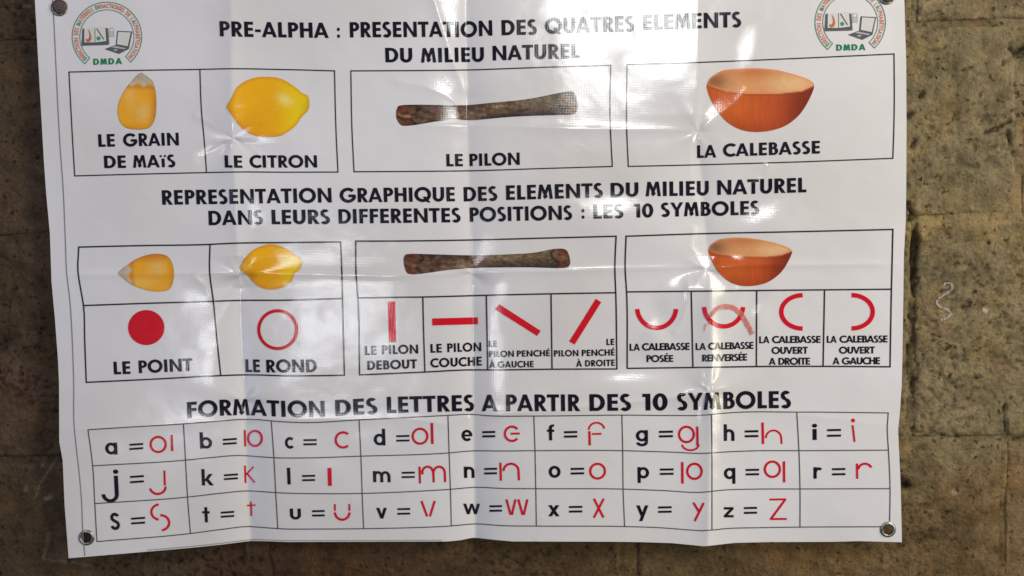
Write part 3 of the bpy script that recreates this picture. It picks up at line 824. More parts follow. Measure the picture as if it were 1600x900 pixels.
text([('LE',351.7,379,261.8,262.3,19.2),('CITRON',390.7,495.3,262,261.8,19.3)], frameA)
text([('LE',697.7,723.3,260,259.8,19.4),('PILON',734,811.8,259.6,257.6,19.4)], frameB)
text([('LA',1089.3,1119.3,246.8,246,19.8),('CALEBASSE',1130,1281,244.8,239.8,20)], frameC)

LB = 2.25
frameD = poly_line('symbol_frame', [hl((123.3,386),(220,383.7),(328.3,381.8),(360,380.2),(440,379),(532.3,378)), hl((130.7,477.3),(230,473.8),(333.5,470.7),(370,469.4),(443,469),(535.2,466.3)),
    hl((135,597.3),(240,592.3),(345,586.8),(380,585.6),(453,587.2),(538.3,586.2)),
    vl((123.3,386),(122,424),(126,450),(130.7,477.3),(132.5,530),(135,597.3)), vl((328.3,381.8),(327.7,425),(333.5,470.7),(338,520),(345,586.8)),
    vl((532.3,378),(534.3,425),(535.2,466.3),(538.3,586.2))], LB, M_line, banner)
frameE = poly_line('symbol_frame', [hl((556,376.8),(640,376.4),(733,375),(850,372),(962.7,369)), hl((559.3,465.7),(610,464.6),(660.7,464),(760,461.3),(861,459),(961.9,457.3)),
    hl((562,585.7),(663.8,581.2),(736.5,577.8),(762,577.9),(862.5,576.8),(963.9,576.4)),
    vl((556,376.8),(556.6,430),(559.3,465.7),(562,585.7)), vl((660.7,464),(662,520),(664,581.2)), vl((760,461.3),(762.3,577.9)), vl((861,459),(862.6,576.8)),
    vl((962.7,369),(960.7,420),(962.1,457.3),(963.9,576.4))], LB, M_line, banner)
frameF = poly_line('symbol_frame', [hl((978.3,369),(1100,365),(1240,362),(1300,360.7),(1395,358.4)), hl((979,456),(1100,454.8),(1233,453.3),(1392.8,451.8)),
    hl((980,575.5),(1082.8,574.1),(1112,573.7),(1181,572.6),(1286,572.3),(1390.6,573)),
    vl((978.3,369),(976.8,420),(979,456),(980,575.5)), vl((1080,455),(1082.8,574.1)), vl((1182.3,454),(1181.8,572.6)), vl((1288.3,452.9),(1286,572.3)),
    vl((1395,358.4),(1393.8,410),(1392.8,451.8),(1390.6,573))], LB, M_line, banner)
text([('LE',178.3,204.3,585,584.2,20),('POINT',217.3,301,583,579.4,19.8)], frameD)
text([('LE',384.3,406.7,581.2,581.6,20),('ROND',416.7,495.3,582,581.2,20)], frameD)
text([('LE',570.3,588.8,554.6,554,13.9),('PILON',597,653.3,553.6,552.2,14)], frameE)
text([('DEBOUT',574.2,651.8,578,575.4,14.2)], frameE)
text([('LE',672.8,690.5,551.2,550.8,13.8),('PILON',699,752,550.3,548.6,13.8)], frameE)
text([('COUCHE',672.8,753,574.2,571,14)], frameE)
text([('LE',764.3,777,542,541.8,9.8)], frameE)
text([('PILON',764.6,803,558,557.4,9.8),('PENCHÉ',807.8,859.3,557.3,556.5,9.8)], frameE)
text([('À',764.6,774.2,574.8,574.7,10),('GAUCHE',777.8,834,574.5,573.7,10)], frameE)
text([('LE',947.6,960,539.2,539,9.9)], frameE)
text([('PILON',865.6,903.8,557,556.3,9.8),('PENCHÉ',909,960.5,556.4,555.3,9.9)], frameE)
text([('À',900,909.6,573.1,573,10),('DROITE',914.3,960.6,572.6,571.5,10)], frameE)
TT = -0.10
text([('LA',983.8,1000,547.9,547.7,11),('CALEBASSE',1003.3,1077.7,547.4,546.7,11.2,TT)], frameF)
text([('POSÉE',1010.2,1052,565.6,565.3,10.8,TT*.8)], frameF)
text([('LA',1087,1103.2,546.8,546.6,11),('CALEBASSE',1106.8,1177.3,546.4,544.9,11,TT)], frameF)
text([('RENVERSÉE',1097.2,1167.3,565,563.3,10.9,TT)], frameF)
text([('LA',1186.2,1202.3,536.3,536.1,11),('CALEBASSE',1206.3,1282.2,536,535.6,11,TT)], frameF)
text([('OUVERT',1205.6,1262.3,553,552.6,11,TT*.8)], frameF)
text([('A',1201.2,1212,570.1,570,11),('DROITE',1216.2,1265.6,570,569.6,11,TT)], frameF)
text([('LA',1291.8,1307.3,535.6,535.5,11),('CALEBASSE',1311.8,1386.8,535.4,535,11,TT)], frameF)
text([('OUVERT',1311,1366.8,552.6,552.3,11,TT*.8)], frameF)
text([('A',1300.8,1311.8,569.4,569.4,11),('GAUCHE',1315.5,1375,569.4,569,11,TT)], frameF)

# ---- red symbols (pixel coordinates, y down)
def sym(name, polys, parent, mat=M_red, label=None):
    o = decal(name, polys, mat, parent, gx=2.6, gy=4)
    if label: o['label'] = label
    return o
sym('red_dot', disc(228.7, 511.7, 28.4, 27.4, 56), frameD, label='solid red disc')
sym('red_ring', arc(434, 515, 29.5, 29.5, 0, 360, 5.0, None, 60), frameD, label='open red ring')
sym('red_bar', [[(606.2,471.2),(617.4,471),(619,534.2),(608,534.6)]], frameE, label='upright red bar')
sym('red_bar', [[(675.3,497.5),(746.8,495.6),(747,506.5),(675.4,508.4)]], frameE, label='level red bar')
sym('red_bar', [[(780,475),(845,516.8),(839.3,524.8),(773.4,483.2)]], frameE, label='red bar leaning left')
sym('red_bar', [[(931,466.6),(939.4,472.2),(897.8,538.4),(889.3,533.3)]], frameE, label='red bar leaning right')
sym('red_arc', arc(1026, 480.5, 30.4, 31.8, 4, 176, 7, 7, 26), frameF, label='red arc open at the top')
sym('red_arc', arc(1130.6, 478.5, 30.2, 31.4, 2, 178, 7, 7, 26), frameF, label='red arc with marker scribble over it')
sym('red_arc', arc(1254, 487.2, 33.3, 26, 90, 270, 7, 7, 26), frameF, label='red arc open to the right')
sym('red_arc', arc(1330.6, 487, 33, 26, -90, 90, 7, 7, 26), frameF, label='red arc open to the left')

# ---- hand-drawn marker scribble (thin broken strokes)
def scribble():
    rnd = random.Random(5); polys = []
    path = [(1101,519),(1104,507),(1110,494),(1118,483),(1128,479),(1140,479),(1150,483),(1158,491),(1165,502),(1171,513),(1176,522)]
    P = np.array(path, float); seg = np.r_[0, np.cumsum(np.hypot(*np.diff(P, axis=0).T))]
    at = lambda s: (np.interp(s, seg, P[:,0]), np.interp(s, seg, P[:,1]))
    for lane in range(9):
        o = (lane-4)*0.85
        s = rnd.uniform(0, 5)
        while s < seg[-1]-4:
            ln = rnd.uniform(4, 17); dens = 0.35 if s < 22 else 0.9
            if rnd.random() < dens:
                pts = []
                for k in range(5):
                    ss = min(s+ln*k/4, seg[-1]-.1); x, y = at(ss); x2, y2 = at(min(ss+1, seg[-1]))
                    t = math.hypot(x2-x, y2-y) or 1; nx, ny = -(y2-y)/t, (x2-x)/t
                    j = o + rnd.uniform(-.2, .2); pts.append((x+nx*j, y+ny*j))
                for k in range(4):
                    if math.hypot(pts[k+1][0]-pts[k][0], pts[k+1][1]-pts[k][1]) > .3:
                        polys += line_poly(*pts[k], *pts[k+1], rnd.uniform(.55, .95))
            s += ln + rnd.uniform(0.3, 2.2)
    return polys
cf = lambda x, y: np.array([0.60, 0.16, 0.14])*(0.8+0.5*fbm(x/3, y/3, 5, 2))[:, None]
o = decal('marker_scribble', scribble(), M_marker, frameF, gx=6, gy=6, lift=LIFT*1.9, colorf=cf)
o['label'] = 'pale red felt marker stroke arched over the red arc'

# ---- lettered table
tl = 1.5
table = poly_line('letter_table', [
    hl((137.7,671.3),(210,666.8),(287,662.1),(340,658),(386,654.9),(405,655.6),(424.5,657.5),(471,660),(561.5,655.8),(640,652),(700,648.9),(739,647.4),(760,649.2),(834,649.8),(972,648.5),(1050,649),(1102,648.4),(1125,646),(1146,644.4),(1245,643.7),(1388,645)),
    hl((145,727.7),(290,718.8),(340,713.8),(372,711.4),(400,713),(427,715),(470,715.4),(563,712.6),(700,707.6),(740,704.2),(775,704.5),(835,704),(971.7,704),(1050,706.3),(1100,708.2),(1133,706),(1180,704.2),(1248,704),(1386.7,703.2)),
    hl((148.3,786.7),(293,776.5),(350,770),(388,766.8),(410,768),(430,769.5),(500,771.2),(565.7,770.8),(640,768),(703,764.4),(743,761.2),(785,763),(836.7,763.4),(973,764),(1040,766.5),(1093,769.2),(1133,765.3),(1180,764),(1250,763.8),(1389,763.3)),
    hl((151.7,846),(297.7,833.4),(350,826.5),(390,822.4),(412,824),(433,825.7),(500,826.4),(567.7,825.8),(640,824.4),(705,821.6),(743,818.4),(783,821),(838,821.8),(975,822.5),(1033,824.4),(1080,828),(1097,829),(1115,827.8),(1133,825.8),(1180,824.4),(1250,823.4),(1377,822.8)),
    vl((137.7,671.3),(145,727.7),(148.3,786.7),(151.7,846)), vl((286.8,662),(290,718.8),(293.2,776.5),(297.7,833.4)),
    vl((424,657.4),(428.2,715),(431,769.5),(434.3,825.7)), vl((561.2,655.8),(564,712.6),(566,770.8),(568.3,825.8)),
    vl((700,648.9),(701.8,707.6),(703.8,764.4),(705.2,821.6)), vl((834.2,649.8),(836,704),(837.2,763.4),(838.2,821.8)),
    vl((971.7,648.5),(973,704),(973.6,764),(976,822.5)), vl((1111.6,647.6),(1112.3,707.6),(1112.3,768),(1112.3,828)),
    vl((1245,643.7),(1248.3,704),(1250,763.8),(1250,823.4)), vl((1387.8,645),(1386.2,668),(1388.2,703.2),(1390.7,766),(1390,814))], tl, M_table, banner)
def cell(ch, x0, x1, yb, xh, sl=-.02):
    P, wd = GL[ch+'.'][:2]
    decal('black_letter', place(P, x0, yb, (x1-x0)/wd, xh, 0, lean(x0)), M_black, table)
def eq(x0, x1, y0, y1, t=3.1):
    s = (y0 and -0.035)
    sl = {True: -.07, False: -.02}[x0 < 400]
    polys = []
    for y in (y0, y1):
        polys.append([(x0, y-t/2-sl*(x1-x0)/2), (x1, y-t/2+sl*(x1-x0)/2), (x1, y+t/2+sl*(x1-x0)/2), (x0, y+t/2-sl*(x1-x0)/2)])
    decal('equals_sign', polys, M_black, table)
def redc(polys): decal('red_letter', polys, M_red, table, gx=2.6, gy=4)
rw = 3.7
ringp = lambda cx, cy, r, ry=None: arc(cx, cy, r-rw/2, (ry or r)-rw/2, 0, 360, rw, None, 36)
bar = lambda x, y0, y1, t=3.6, dx=0.8: [[(x-t/2-dx/2, y0), (x+t/2-dx/2, y0), (x+t/2+dx/2, y1), (x-t/2+dx/2, y1)]]
ln = lambda x0, y0, x1, y1, t=3.6: line_poly(x0, y0, x1, y1, t)
# row 1
cell('a',165,184,710,18.6); eq(202.3,224,694.2,700.8); redc(ringp(247.3,694.3,13.6,13.6)+bar(268.8,679.3,704.6))
cell('b',313,332,700.8,18); eq(348.3,370,686.3,692.8); redc(bar(382.8,671.7,697.4,3.4)+ringp(398.6,684.8,12.6,13.6))
cell('c',445.7,459.2,701,18.4); eq(474.3,495,687.4,694); redc(arc(536.3,687.2,11.6,11.8,48,312,rw,None,28))
cell('d',584.3,602.6,695.8,18.4); eq(619.3,640,681.2,688.2); redc(ringp(656.4,681.4,13.3,13.5)+bar(675.2,660.6,693.6,4.2))
cell('e',721.3,738.4,689.3,18.1); eq(753.8,774,674.9,681.5,3.4); redc(arc(800,677.6,11,11.2,40,320,rw,None,28)+ln(798,677.5,812.3,677.2,3.2))
cell('f',855,866.8,688,17.6); eq(881.3,902,675,681.9,3.4); redc(bar(921.2,673.6,695.7,3.9,.5)+arc(932.2,671.5,12.2,11.2,180,350,3.0,None,18)+ln(925,678,940,677.6,3))
cell('g',993.6,1012.6,689.6,17.8); eq(1029.6,1051.5,674.5,681.5,3.5); redc(ringp(1072.6,678.6,13.4,13.8)+bar(1089.8,666.3,696.5,3.8,.6)+arc(1079,693.5,13.2,9.8,5,175,3.0,None,16))
cell('h',1130.8,1147.6,688.8,18.4); eq(1163.5,1184.8,673.8,681.3,3.5); redc(bar(1191.8,660,693.6,3.9,.8)+arc(1208.6,684.4,12,12,180,360,3.0,None,18)+ln(1220.7,684,1221.2,693.6,3))
cell('i',1269.6,1276,687.3,17.6); eq(1292.3,1314,671.8,680.6,3.4); redc(disc(1332.8,656.8,3.1)+[[(1330.6,664),(1333.8,664),(1336.8,690.2),(1333.6,690.2)]])
# row 2
cell('j',161,185.5,763.5,20.5); eq(203.3,225,744.4,752.6,3.2); redc(bar(257.4,735,758.6,3.2)+arc(246.6,760,12.3,11.6,0,165,rw,None,18))
cell('k',315.8,334.4,758.3,18); eq(350,371.7,741.8,747.8); redc(bar(383.2,727.2,754.5,3.0)+ln(396.5,729,384.5,741.5,2.7)+ln(386,739.5,398.4,754,2.8))
cell('l',449.4,454.6,756.8,18.4); eq(472.3,492.5,743.4,750); redc([[(511.7,730.8),(518,730.8),(518.8,759),(512.6,759)]])
cell('m',583.3,610.8,753.4,17.6); eq(627.7,648.3,738.4,745.2); redc(bar(656,729,755.2,3.5)+arc(668.3,738.6,8.6,9.6,180,360,rw,None,14)+arc(686.2,738.6,8.8,9.6,180,360,rw,None,14)+ln(677.2,738,677.8,753.6)+ln(695,738,695.6,753)+ln(660.2,738,660.4,741))
cell('n',725,741.8,746.6,17.8); eq(756.7,776.8,732.4,739.4,3.2); redc(bar(782.4,722.7,751,3.5)+arc(798.6,735.8,11.8,11.4,180,360,rw,None,16)+ln(810.4,736,810.9,750.4))
cell('o',857.4,876.2,746.5,19); eq(891.7,912.7,732.4,739.5,3.3); redc(ringp(933.7,736,13.3))
cell('p',996.2,1014.4,747.4,17.8); eq(1031,1052.4,733.4,740.2,3.3); redc(bar(1066.2,721.7,755.7,3.9,.4)+ringp(1085.2,736.2,13.1,13.6))
cell('q',1131,1149,748.6,17.8); eq(1165,1186,734,740.9,3.3); redc(ringp(1206.8,733,13.6,13.8)+bar(1225,720.7,753.6,3.8,.4))
cell('r',1271,1282.4,747.7,18); eq(1300,1320.8,732.8,740.8,3.3); redc(bar(1339.2,724,747.9,3.4,.3)+arc(1351.5,734.2,10.6,9.8,185,338,rw,None,14))
# row 3
cell('s',173.2,188,827.8,18.2); eq(205,226.8,809.6,817,3.2); redc(arc(250,799.8,13.4,11.8,98,262,rw,None,20)+arc(251.2,816.6,13.3,11.8,-92,82,rw,None,20))
cell('t',316.8,328.5,816,17.5); eq(345,366,800.2,806.6); redc(bar(392.6,783.4,806.2,2.9)+ln(385.7,789.8,399.4,788.9,2.6))
cell('u',453.5,470.8,811.8,17.4); eq(487.7,507.4,798.4,805.2); redc(bar(523.4,787.3,798,3,.2)+bar(546,787.3,798,3,.2)+arc(534.9,800,11.4,11.8,2,178,rw,None,16))
cell('v',588.3,605.2,810,16.8); eq(621,641,795.2,802.4); redc(ln(658.6,782.4,667.6,806.8)+ln(679.4,782.4,671.8,806.8))
cell('w',724,750.8,803.3,16.6); eq(765,784.5,790.8,797.8,3.2); redc(ln(791.4,780,798.2,804.4)+ln(805.6,780,799.8,804.4)+ln(810,780,816.8,804.4)+ln(824.2,780,818.4,804.4))
cell('x',856.7,874.4,806.6,17.5); eq(889,910,791.9,799,3.3); redc(ln(928,779,943,808.6)+ln(943.4,779,927.8,808.8))
cell('y',994.3,1013.4,806.8,17.4); eq(1028.3,1049.4,792.5,799.4,3.3); redc(ln(1083.4,785,1092.4,799.6)+ln(1099.6,785.6,1085.6,814))
cell('z',1131,1146.2,808.2,16); eq(1162.3,1182.8,793.5,801,3.3); redc(ln(1202.3,780.3,1228.4,779.9,3)+ln(1226.4,781,1205,810)+ln(1202.8,810.8,1229.4,810.6,3.2))

# ---- border hairlines near the edges
poly_line('border_line', [vl((82,-26),(82.3,0),(84,26.7),(88,110),(93.3,216),(99.2,300),(102.5,380),(104.3,426),(109,466),(113.5,540),(115.4,600),(116,665),(119.5,700),(123.3,733),(127.7,783),(129.4,830),(132.7,867.8))], 1.3, M_border, banner)
poly_line('border_line', [[(230,859.4),(293,854.2),(350,848.2),(380,844.2),(392,842.9),(410,843.2),(450,844.5),(560,844.4),(690,843.8)]], .9, M_border, banner)

# ---- printed pictures, coloured per vertex like an ink print
def smooth_closed(pts, k=5):
    P = np.array(pts, float); n = len(P); out = []
    for i in range(n):
        p0, p1, p2, p3 = P[(i-1) % n], P[i], P[(i+1) % n], P[(i+2) % n]
        for j in range(k):
            t = j/k
            out.append(tuple(0.5*((2*p1)+(-p0+p2)*t+(2*p0-5*p1+4*p2-p3)*t*t+(-p0+3*p1-3*p2+p3)*t**3)))
    return out
def rgb(c): return np.array(srgb(*c)[:3])
def blend(base, col, m): return base*(1-m[:, None]) + np.asarray(col)*m[:, None]
def blob(x, y, cx, cy, rx, ry, rot=0):
    c, s = math.cos(rot), math.sin(rot); dx, dy = x-cx, y-cy
    u, v = (dx*c+dy*s)/rx, (-dx*s+dy*c)/ry
    return np.exp(-(u*u+v*v))
def edge_dist(x, y, pts): return seg_dist(x, y, list(pts)+[pts[0]])[0]
BR = 0.93    # paper inks are brighter than they look in the dim shelter
def kernel_col(pts, tip, axis):
    ax = np.array(axis, float); ax /= np.linalg.norm(ax); side = np.array([-ax[1], ax[0]])
    sz = max(abs((np.array(pts)-np.array(tip)) @ ax))
    def f(x, y):
        u = ((x-tip[0])*ax[0]+(y-tip[1])*ax[1])/sz; v = ((x-tip[0])*side[0]+(y-tip[1])*side[1])/sz
        d = edge_dist(x, y, pts)
        c = np.repeat(rgb((236, 168, 44))[None], len(x), 0)*BR
        c = blend(c, rgb((240,186,92))*BR, 0.8*np.exp(-((u-.42)/.22)**2-((v-.17)/.10)**2))
        c = blend(c, rgb((232,190,110))*BR, 0.75*np.exp(-((u-.70)/.15)**2-((v+.08)/.13)**2))
        c = blend(c, rgb((205,112,40))*BR, 0.8*sstep(-.12, -.33, v))
        c = blend(c, rgb((222,140,24))*BR, 0.7*sstep(.84, 1.0, u))
        c = blend(c, rgb((190,110,50))*BR, 0.6*np.exp(-((u-.24)/.05)**2))
        c = blend(c, rgb((200,188,162))*BR, sstep(.235, .17, u+0.04*np.sin(v*30)))
        c = blend(c, rgb((150,130,104))*BR, 0.6*sstep(.22, .1, u)*(fbm(x/3, y/3, 3, 2)))
        c = blend(c, c*0.75, sstep(2.6, 0, d)*0.8)
        return c*(0.94+0.12*fbm(x/5, y/5, 9, 3))[:, None]
    return f
kb = smooth_closed([(220.7,113.6),(213,119),(206.7,126),(197,138),(186.9,156.7),(184,173.3),(186.7,188),(196.7,199.3),(216.7,202.4),(233.3,199.3),(241.7,186.7),(244.3,166.7),(243.5,146.7),(239.5,128.3),(230,119.5)], 4)
o = decal('printed_corn_kernel', [kb], M_photo, frameA, 1.6, 1.6, colorf=kernel_col(kb, (221,114), (-.05, 1)))
ks = smooth_closed([(185,426.7),(191,420),(200,413.3),(216.7,402.7),(240,396.6),(260,399.3),(269.3,411.7),(271.8,430),(268.3,446.7),(260,454),(243.3,455.4),(223.3,451.7),(203.3,443.3),(191.7,433.5)], 4)
o = decal('printed_corn_kernel', [ks], M_photo, frameD, 1.6, 1.6, colorf=kernel_col(ks, (185,426.7), (1, -.02)))
def lemon_col(pts, cx, cy, s, red=False):
    def f(x, y):
        u, v = (x-cx)/s, (y-cy)/s
        d = edge_dist(x, y, pts)
        c = np.repeat(rgb((240,176,26))[None], len(x), 0)*BR
        c = blend(c, rgb((240,206,24))*BR, sstep(.1, .8, u)*0.9)
        c = blend(c, rgb((232,150,26))*BR, sstep(-.1, .7, v)*0.55*sstep(.6, -.4, u))
        c = blend(c, rgb((242,222,130))*BR, 0.8*blob(u, v, .46, -.18, .20, .13, .5))
        c = blend(c, rgb((244,226,150))*BR, 0.5*blob(u, v, -.72, -.02, .09, .04, 0))
        c = blend(c, rgb((205,182,40))*BR, 0.7*blob(u, v, 1.0, .05, .12, .25))
        c = blend(c, rgb((214,128,24))*BR, sstep(6, 0, d)*0.55)
        por = fbm(x/2.6, y/2.6, 15, 2)
        return c*(0.93+0.14*por)[:, None]
    return f
lb = smooth_closed([(354.3,168.3),(357,161),(361.7,153.3),(371.7,135),(393.3,122.7),(416.7,120),(440,123.3),(460,135),(471.7,145),(480.5,149.5),(483.7,160),(481.7,171.7),(471.7,182.7),(460,198.3),(443.3,210),(433,213),(418,214),(403.3,213),(386.7,206.5),(371.7,193.3),(361.7,178.5)], 4)
decal('printed_lemon', [lb], M_photo, frameA, 1.8, 1.8, colorf=lemon_col(lb, 417, 167, 62))
ls = smooth_closed([(375,420),(378,412),(383,403),(396.7,390),(416.7,382),(433,382.7),(450,390),(460,397.7),(468.8,401.5),(471.8,411.7),(468.3,420.7),(460,428.3),(455,440),(443.3,448.3),(426.7,452.3),(410,450),(396.7,441.7),(386.7,430)], 4)
def lemon_small(x, y):
    c = lemon_col(ls, 424, 417, 47)(x, y)
    return blend(c, rgb((190,126,30))*BR, .7*blob(x, y, 394, 431, 7, 7))
decal('printed_lemon', [ls], M_photo, frameD, 1.6, 1.6, colorf=lemon_small)
def stick_col(pts, x0, x1, ytop, ybot, split=None):
    def f(x, y):
        u = (x-x0)/(x1-x0); yt = interp(ytop, x); yb = interp(ybot, x); v = np.clip((y-yt)/(yb-yt), 0, 1)
        c = np.repeat(rgb((124,98,80))[None], len(x), 0)*BR
        n = fbm(x/9, y/3.2, 21, 4); n2 = fbm(x/3, y/2.4, 27, 3)
        c = blend(c, rgb((170,144,116))*BR, 0.7*sstep(.48, .36, u)*sstep(.3, .8, v)*sstep(.2, .3, u))
        c = blend(c, rgb((158,136,104))*BR, 0.8*sstep(.50, .56, u)*sstep(.75, .15, v))
        c = blend(c, rgb((62,62,66))*BR, 0.85*sstep(.47, .53, u)*sstep(.55, 1.0, v))
        c = blend(c, rgb((78,62,58))*BR, 0.8*sstep(.47, .35, u)*sstep(.45, 0.05, v))
        c = blend(c, rgb((112,76,60))*BR, 0.7*blob(u, v, .22, .5, .13, .35))
        c = blend(c, rgb((70,48,34))*BR, 0.7*sstep(.5, .66, n)*sstep(.60, .75, u))
        c = blend(c, rgb((122,70,48))*BR, 0.9*sstep(.11, .06, u)); c = blend(c, rgb((120,72,48))*BR, 0.9*sstep(.90, .935, u))
        c = blend(c, rgb((52,32,26))*BR, 0.85*np.exp(-((u-.10-.02*np.sin(v*7))/.012)**2)); c = blend(c, rgb((50,34,26))*BR, 0.8*np.exp(-((u-.905+.02*np.sin(v*6))/.012)**2))
        c = blend(c, rgb((168,128,98))*BR, 0.7*sstep(.11, .07, u)*np.exp(-((v-.55)/.10)**2))
        c = blend(c, rgb((166,128,90))*BR, 0.6*sstep(.91, .94, u)*np.exp(-((v-.45)/.09)**2))
        c = blend(c, rgb((44,30,24))*BR, 0.7*sstep(.10, .05, u)*np.exp(-((v-.72)/.05)**2))
        c = blend(c, c*.62, sstep(.14, 0, v)*.7); c = blend(c, c*.55, sstep(.86, 1, v)*.7)
        return np.clip(c*(0.05+1.5*n)[:, None]*(0.30+1.1*n2)[:, None], .008, .6)
    return f
pt = [(619,170),(626,164.4),(650,163.6),(728,164.4),(764,161),(820,155.6),(860,148),(880,144),(892,142.6),(902,150)]
pb = [(619,186),(630,196.4),(650,195),(680,190),(708,186.6),(730,187.6),(750,187),(800,182.4),(860,180),(890,179.4),(902,172)]
sp = [(619,178),(620.5,169.5),(626,164.6),(650,163.6),(690,164.2),(728,164.4),(764,161),(820,155.6),(860,148),(880,144),(892,142.6),(898,146.5),(902.2,160),(902,170),(899,176.5),(890,179.4),(860,180),(800,182.4),(750,187),(730,187.8),(708,186.6),(680,190),(650,195),(630,196.4),(623.5,192),(619.6,184.5)]
sp = smooth_closed(sp, 3)
decal('printed_stick', [sp], M_photo, frameB, 1.8, 1.8, colorf=stick_col(sp, 619, 902, pt, pb))
qt = [(631,402),(638,396.7),(666,397),(740,399),(787,397.7),(833,395),(863,389.3),(880,388.7),(891,402)]
qb = [(631,416),(640,428.3),(667,426.7),(700,421.7),(737,418.7),(787,417.7),(833,417.7),(880,419),(891,410)]
sq = smooth_closed([(630.7,408),(632,400.5),(638,396.7),(666.7,397),(740,399),(786.7,397.7),(833,395),(863,389.4),(880,388.7),(887.3,394),(891,408),(889.3,415),(880,419),(833,417.7),(786.7,417.7),(736.7,418.7),(700,421.7),(666.7,426.7),(640,428.3),(633.5,421)], 3)
decal('printed_stick', [sq], M_photo, frameE, 1.8, 1.8, colorf=stick_col(sq, 630, 891, qt, qb))
def bowl(outer, rimfront, rimback, parent, x0, x1, y0, y1, shade):
    o_ = smooth_closed(outer, 4)
    def f(x, y):
        u = (x-x0)/(x1-x0); v = (y-y0)/(y1-y0)
        fr = interp(rimfront, x); bk = interp(rimback, x)
        c = np.repeat(rgb((188,82,36))[None], len(x), 0)*BR
        c = blend(c, rgb((206,104,48))*BR, 0.7*blob(u, v, .25, .55, .22, .3))
        c = blend(c, rgb((112,36,26))*BR, sstep(.62, 1.0, u+.10*v)*0.85)
        c = blend(c, rgb((150,52,26))*BR, sstep(.75, 1.02, v)*0.5)
        st = fbm(x/2.2, y/16, 33, 3); c = c*(0.86+0.28*st)[:, None]
        ins = sstep(.8, -.8, y-fr)
        ci = np.repeat(rgb((214,150,98))[None], len(x), 0)*BR
        ci = blend(ci, rgb((138,92,62))*BR, 0.9*blob(u, v, .08, .20, .13, .16))
        ci = blend(ci, rgb((196,112,62))*BR, 0.7*blob(u, v, .42, .06, .26, .10))
        ci = blend(ci, rgb((232,190,142))*BR, 0.8*blob(u, v, .80, .26, .20, .14))
        ci = ci*(0.93+0.14*fbm(x/7, y/5, 37, 3))[:, None]
        rim = np.minimum(np.abs(y-fr), np.abs(y-bk)*1.2)
        ci = blend(ci, rgb((226,150,100))*BR, 0.7*sstep(2.4, .6, rim))
        c = c*(1-ins[:, None]) + ci*ins[:, None]
        return blend(c, rgb((150,64,30))*BR, 0.5*np.exp(-((y-fr-1.6)/1.4)**2))
    return decal('printed_bowl', [o_], M_photo, parent, 1.8, 1.8, colorf=f)
bowl([(1104.3,134),(1107,126),(1113,119),(1133,109.3),(1173.3,106.6),(1200,107.8),(1220,110.7),(1253,120),(1268,127),(1271.7,133),(1270,142.5),(1260,163.3),(1246.7,181.7),(1226.7,196.7),(1200,204.8),(1173,205.8),(1150,199.5),(1130,185),(1113.3,161),(1105.5,142)],
     [(1104,131),(1110,135),(1133,142.7),(1166.7,146.7),(1216.7,146.6),(1253,142.8),(1272,134)], [(1104,130),(1113,119.5),(1133,109.8),(1173,107),(1220,111),(1253,120.4),(1272,132)], frameC, 1104, 1272, 106, 206, 0)
bowl([(1107,392),(1108.5,386),(1112.5,380.5),(1126.7,373.3),(1155.5,371),(1184.4,373.8),(1211,379.5),(1231,386.4),(1237.3,392),(1235.5,400),(1226.7,416.7),(1215.5,430),(1197.8,441.6),(1175.5,446.7),(1155.5,446),(1137.8,439),(1122,424.4),(1111,405.5)],
     [(1107,389),(1112,393.5),(1126.7,398),(1160,401),(1197.8,401.5),(1220,399),(1238,392.4)], [(1107,388),(1112.5,380.5),(1126.7,373.5),(1155.5,371.4),(1184.4,374),(1211,380),(1238,391)], frameF, 1107, 1237, 371, 447, 0)
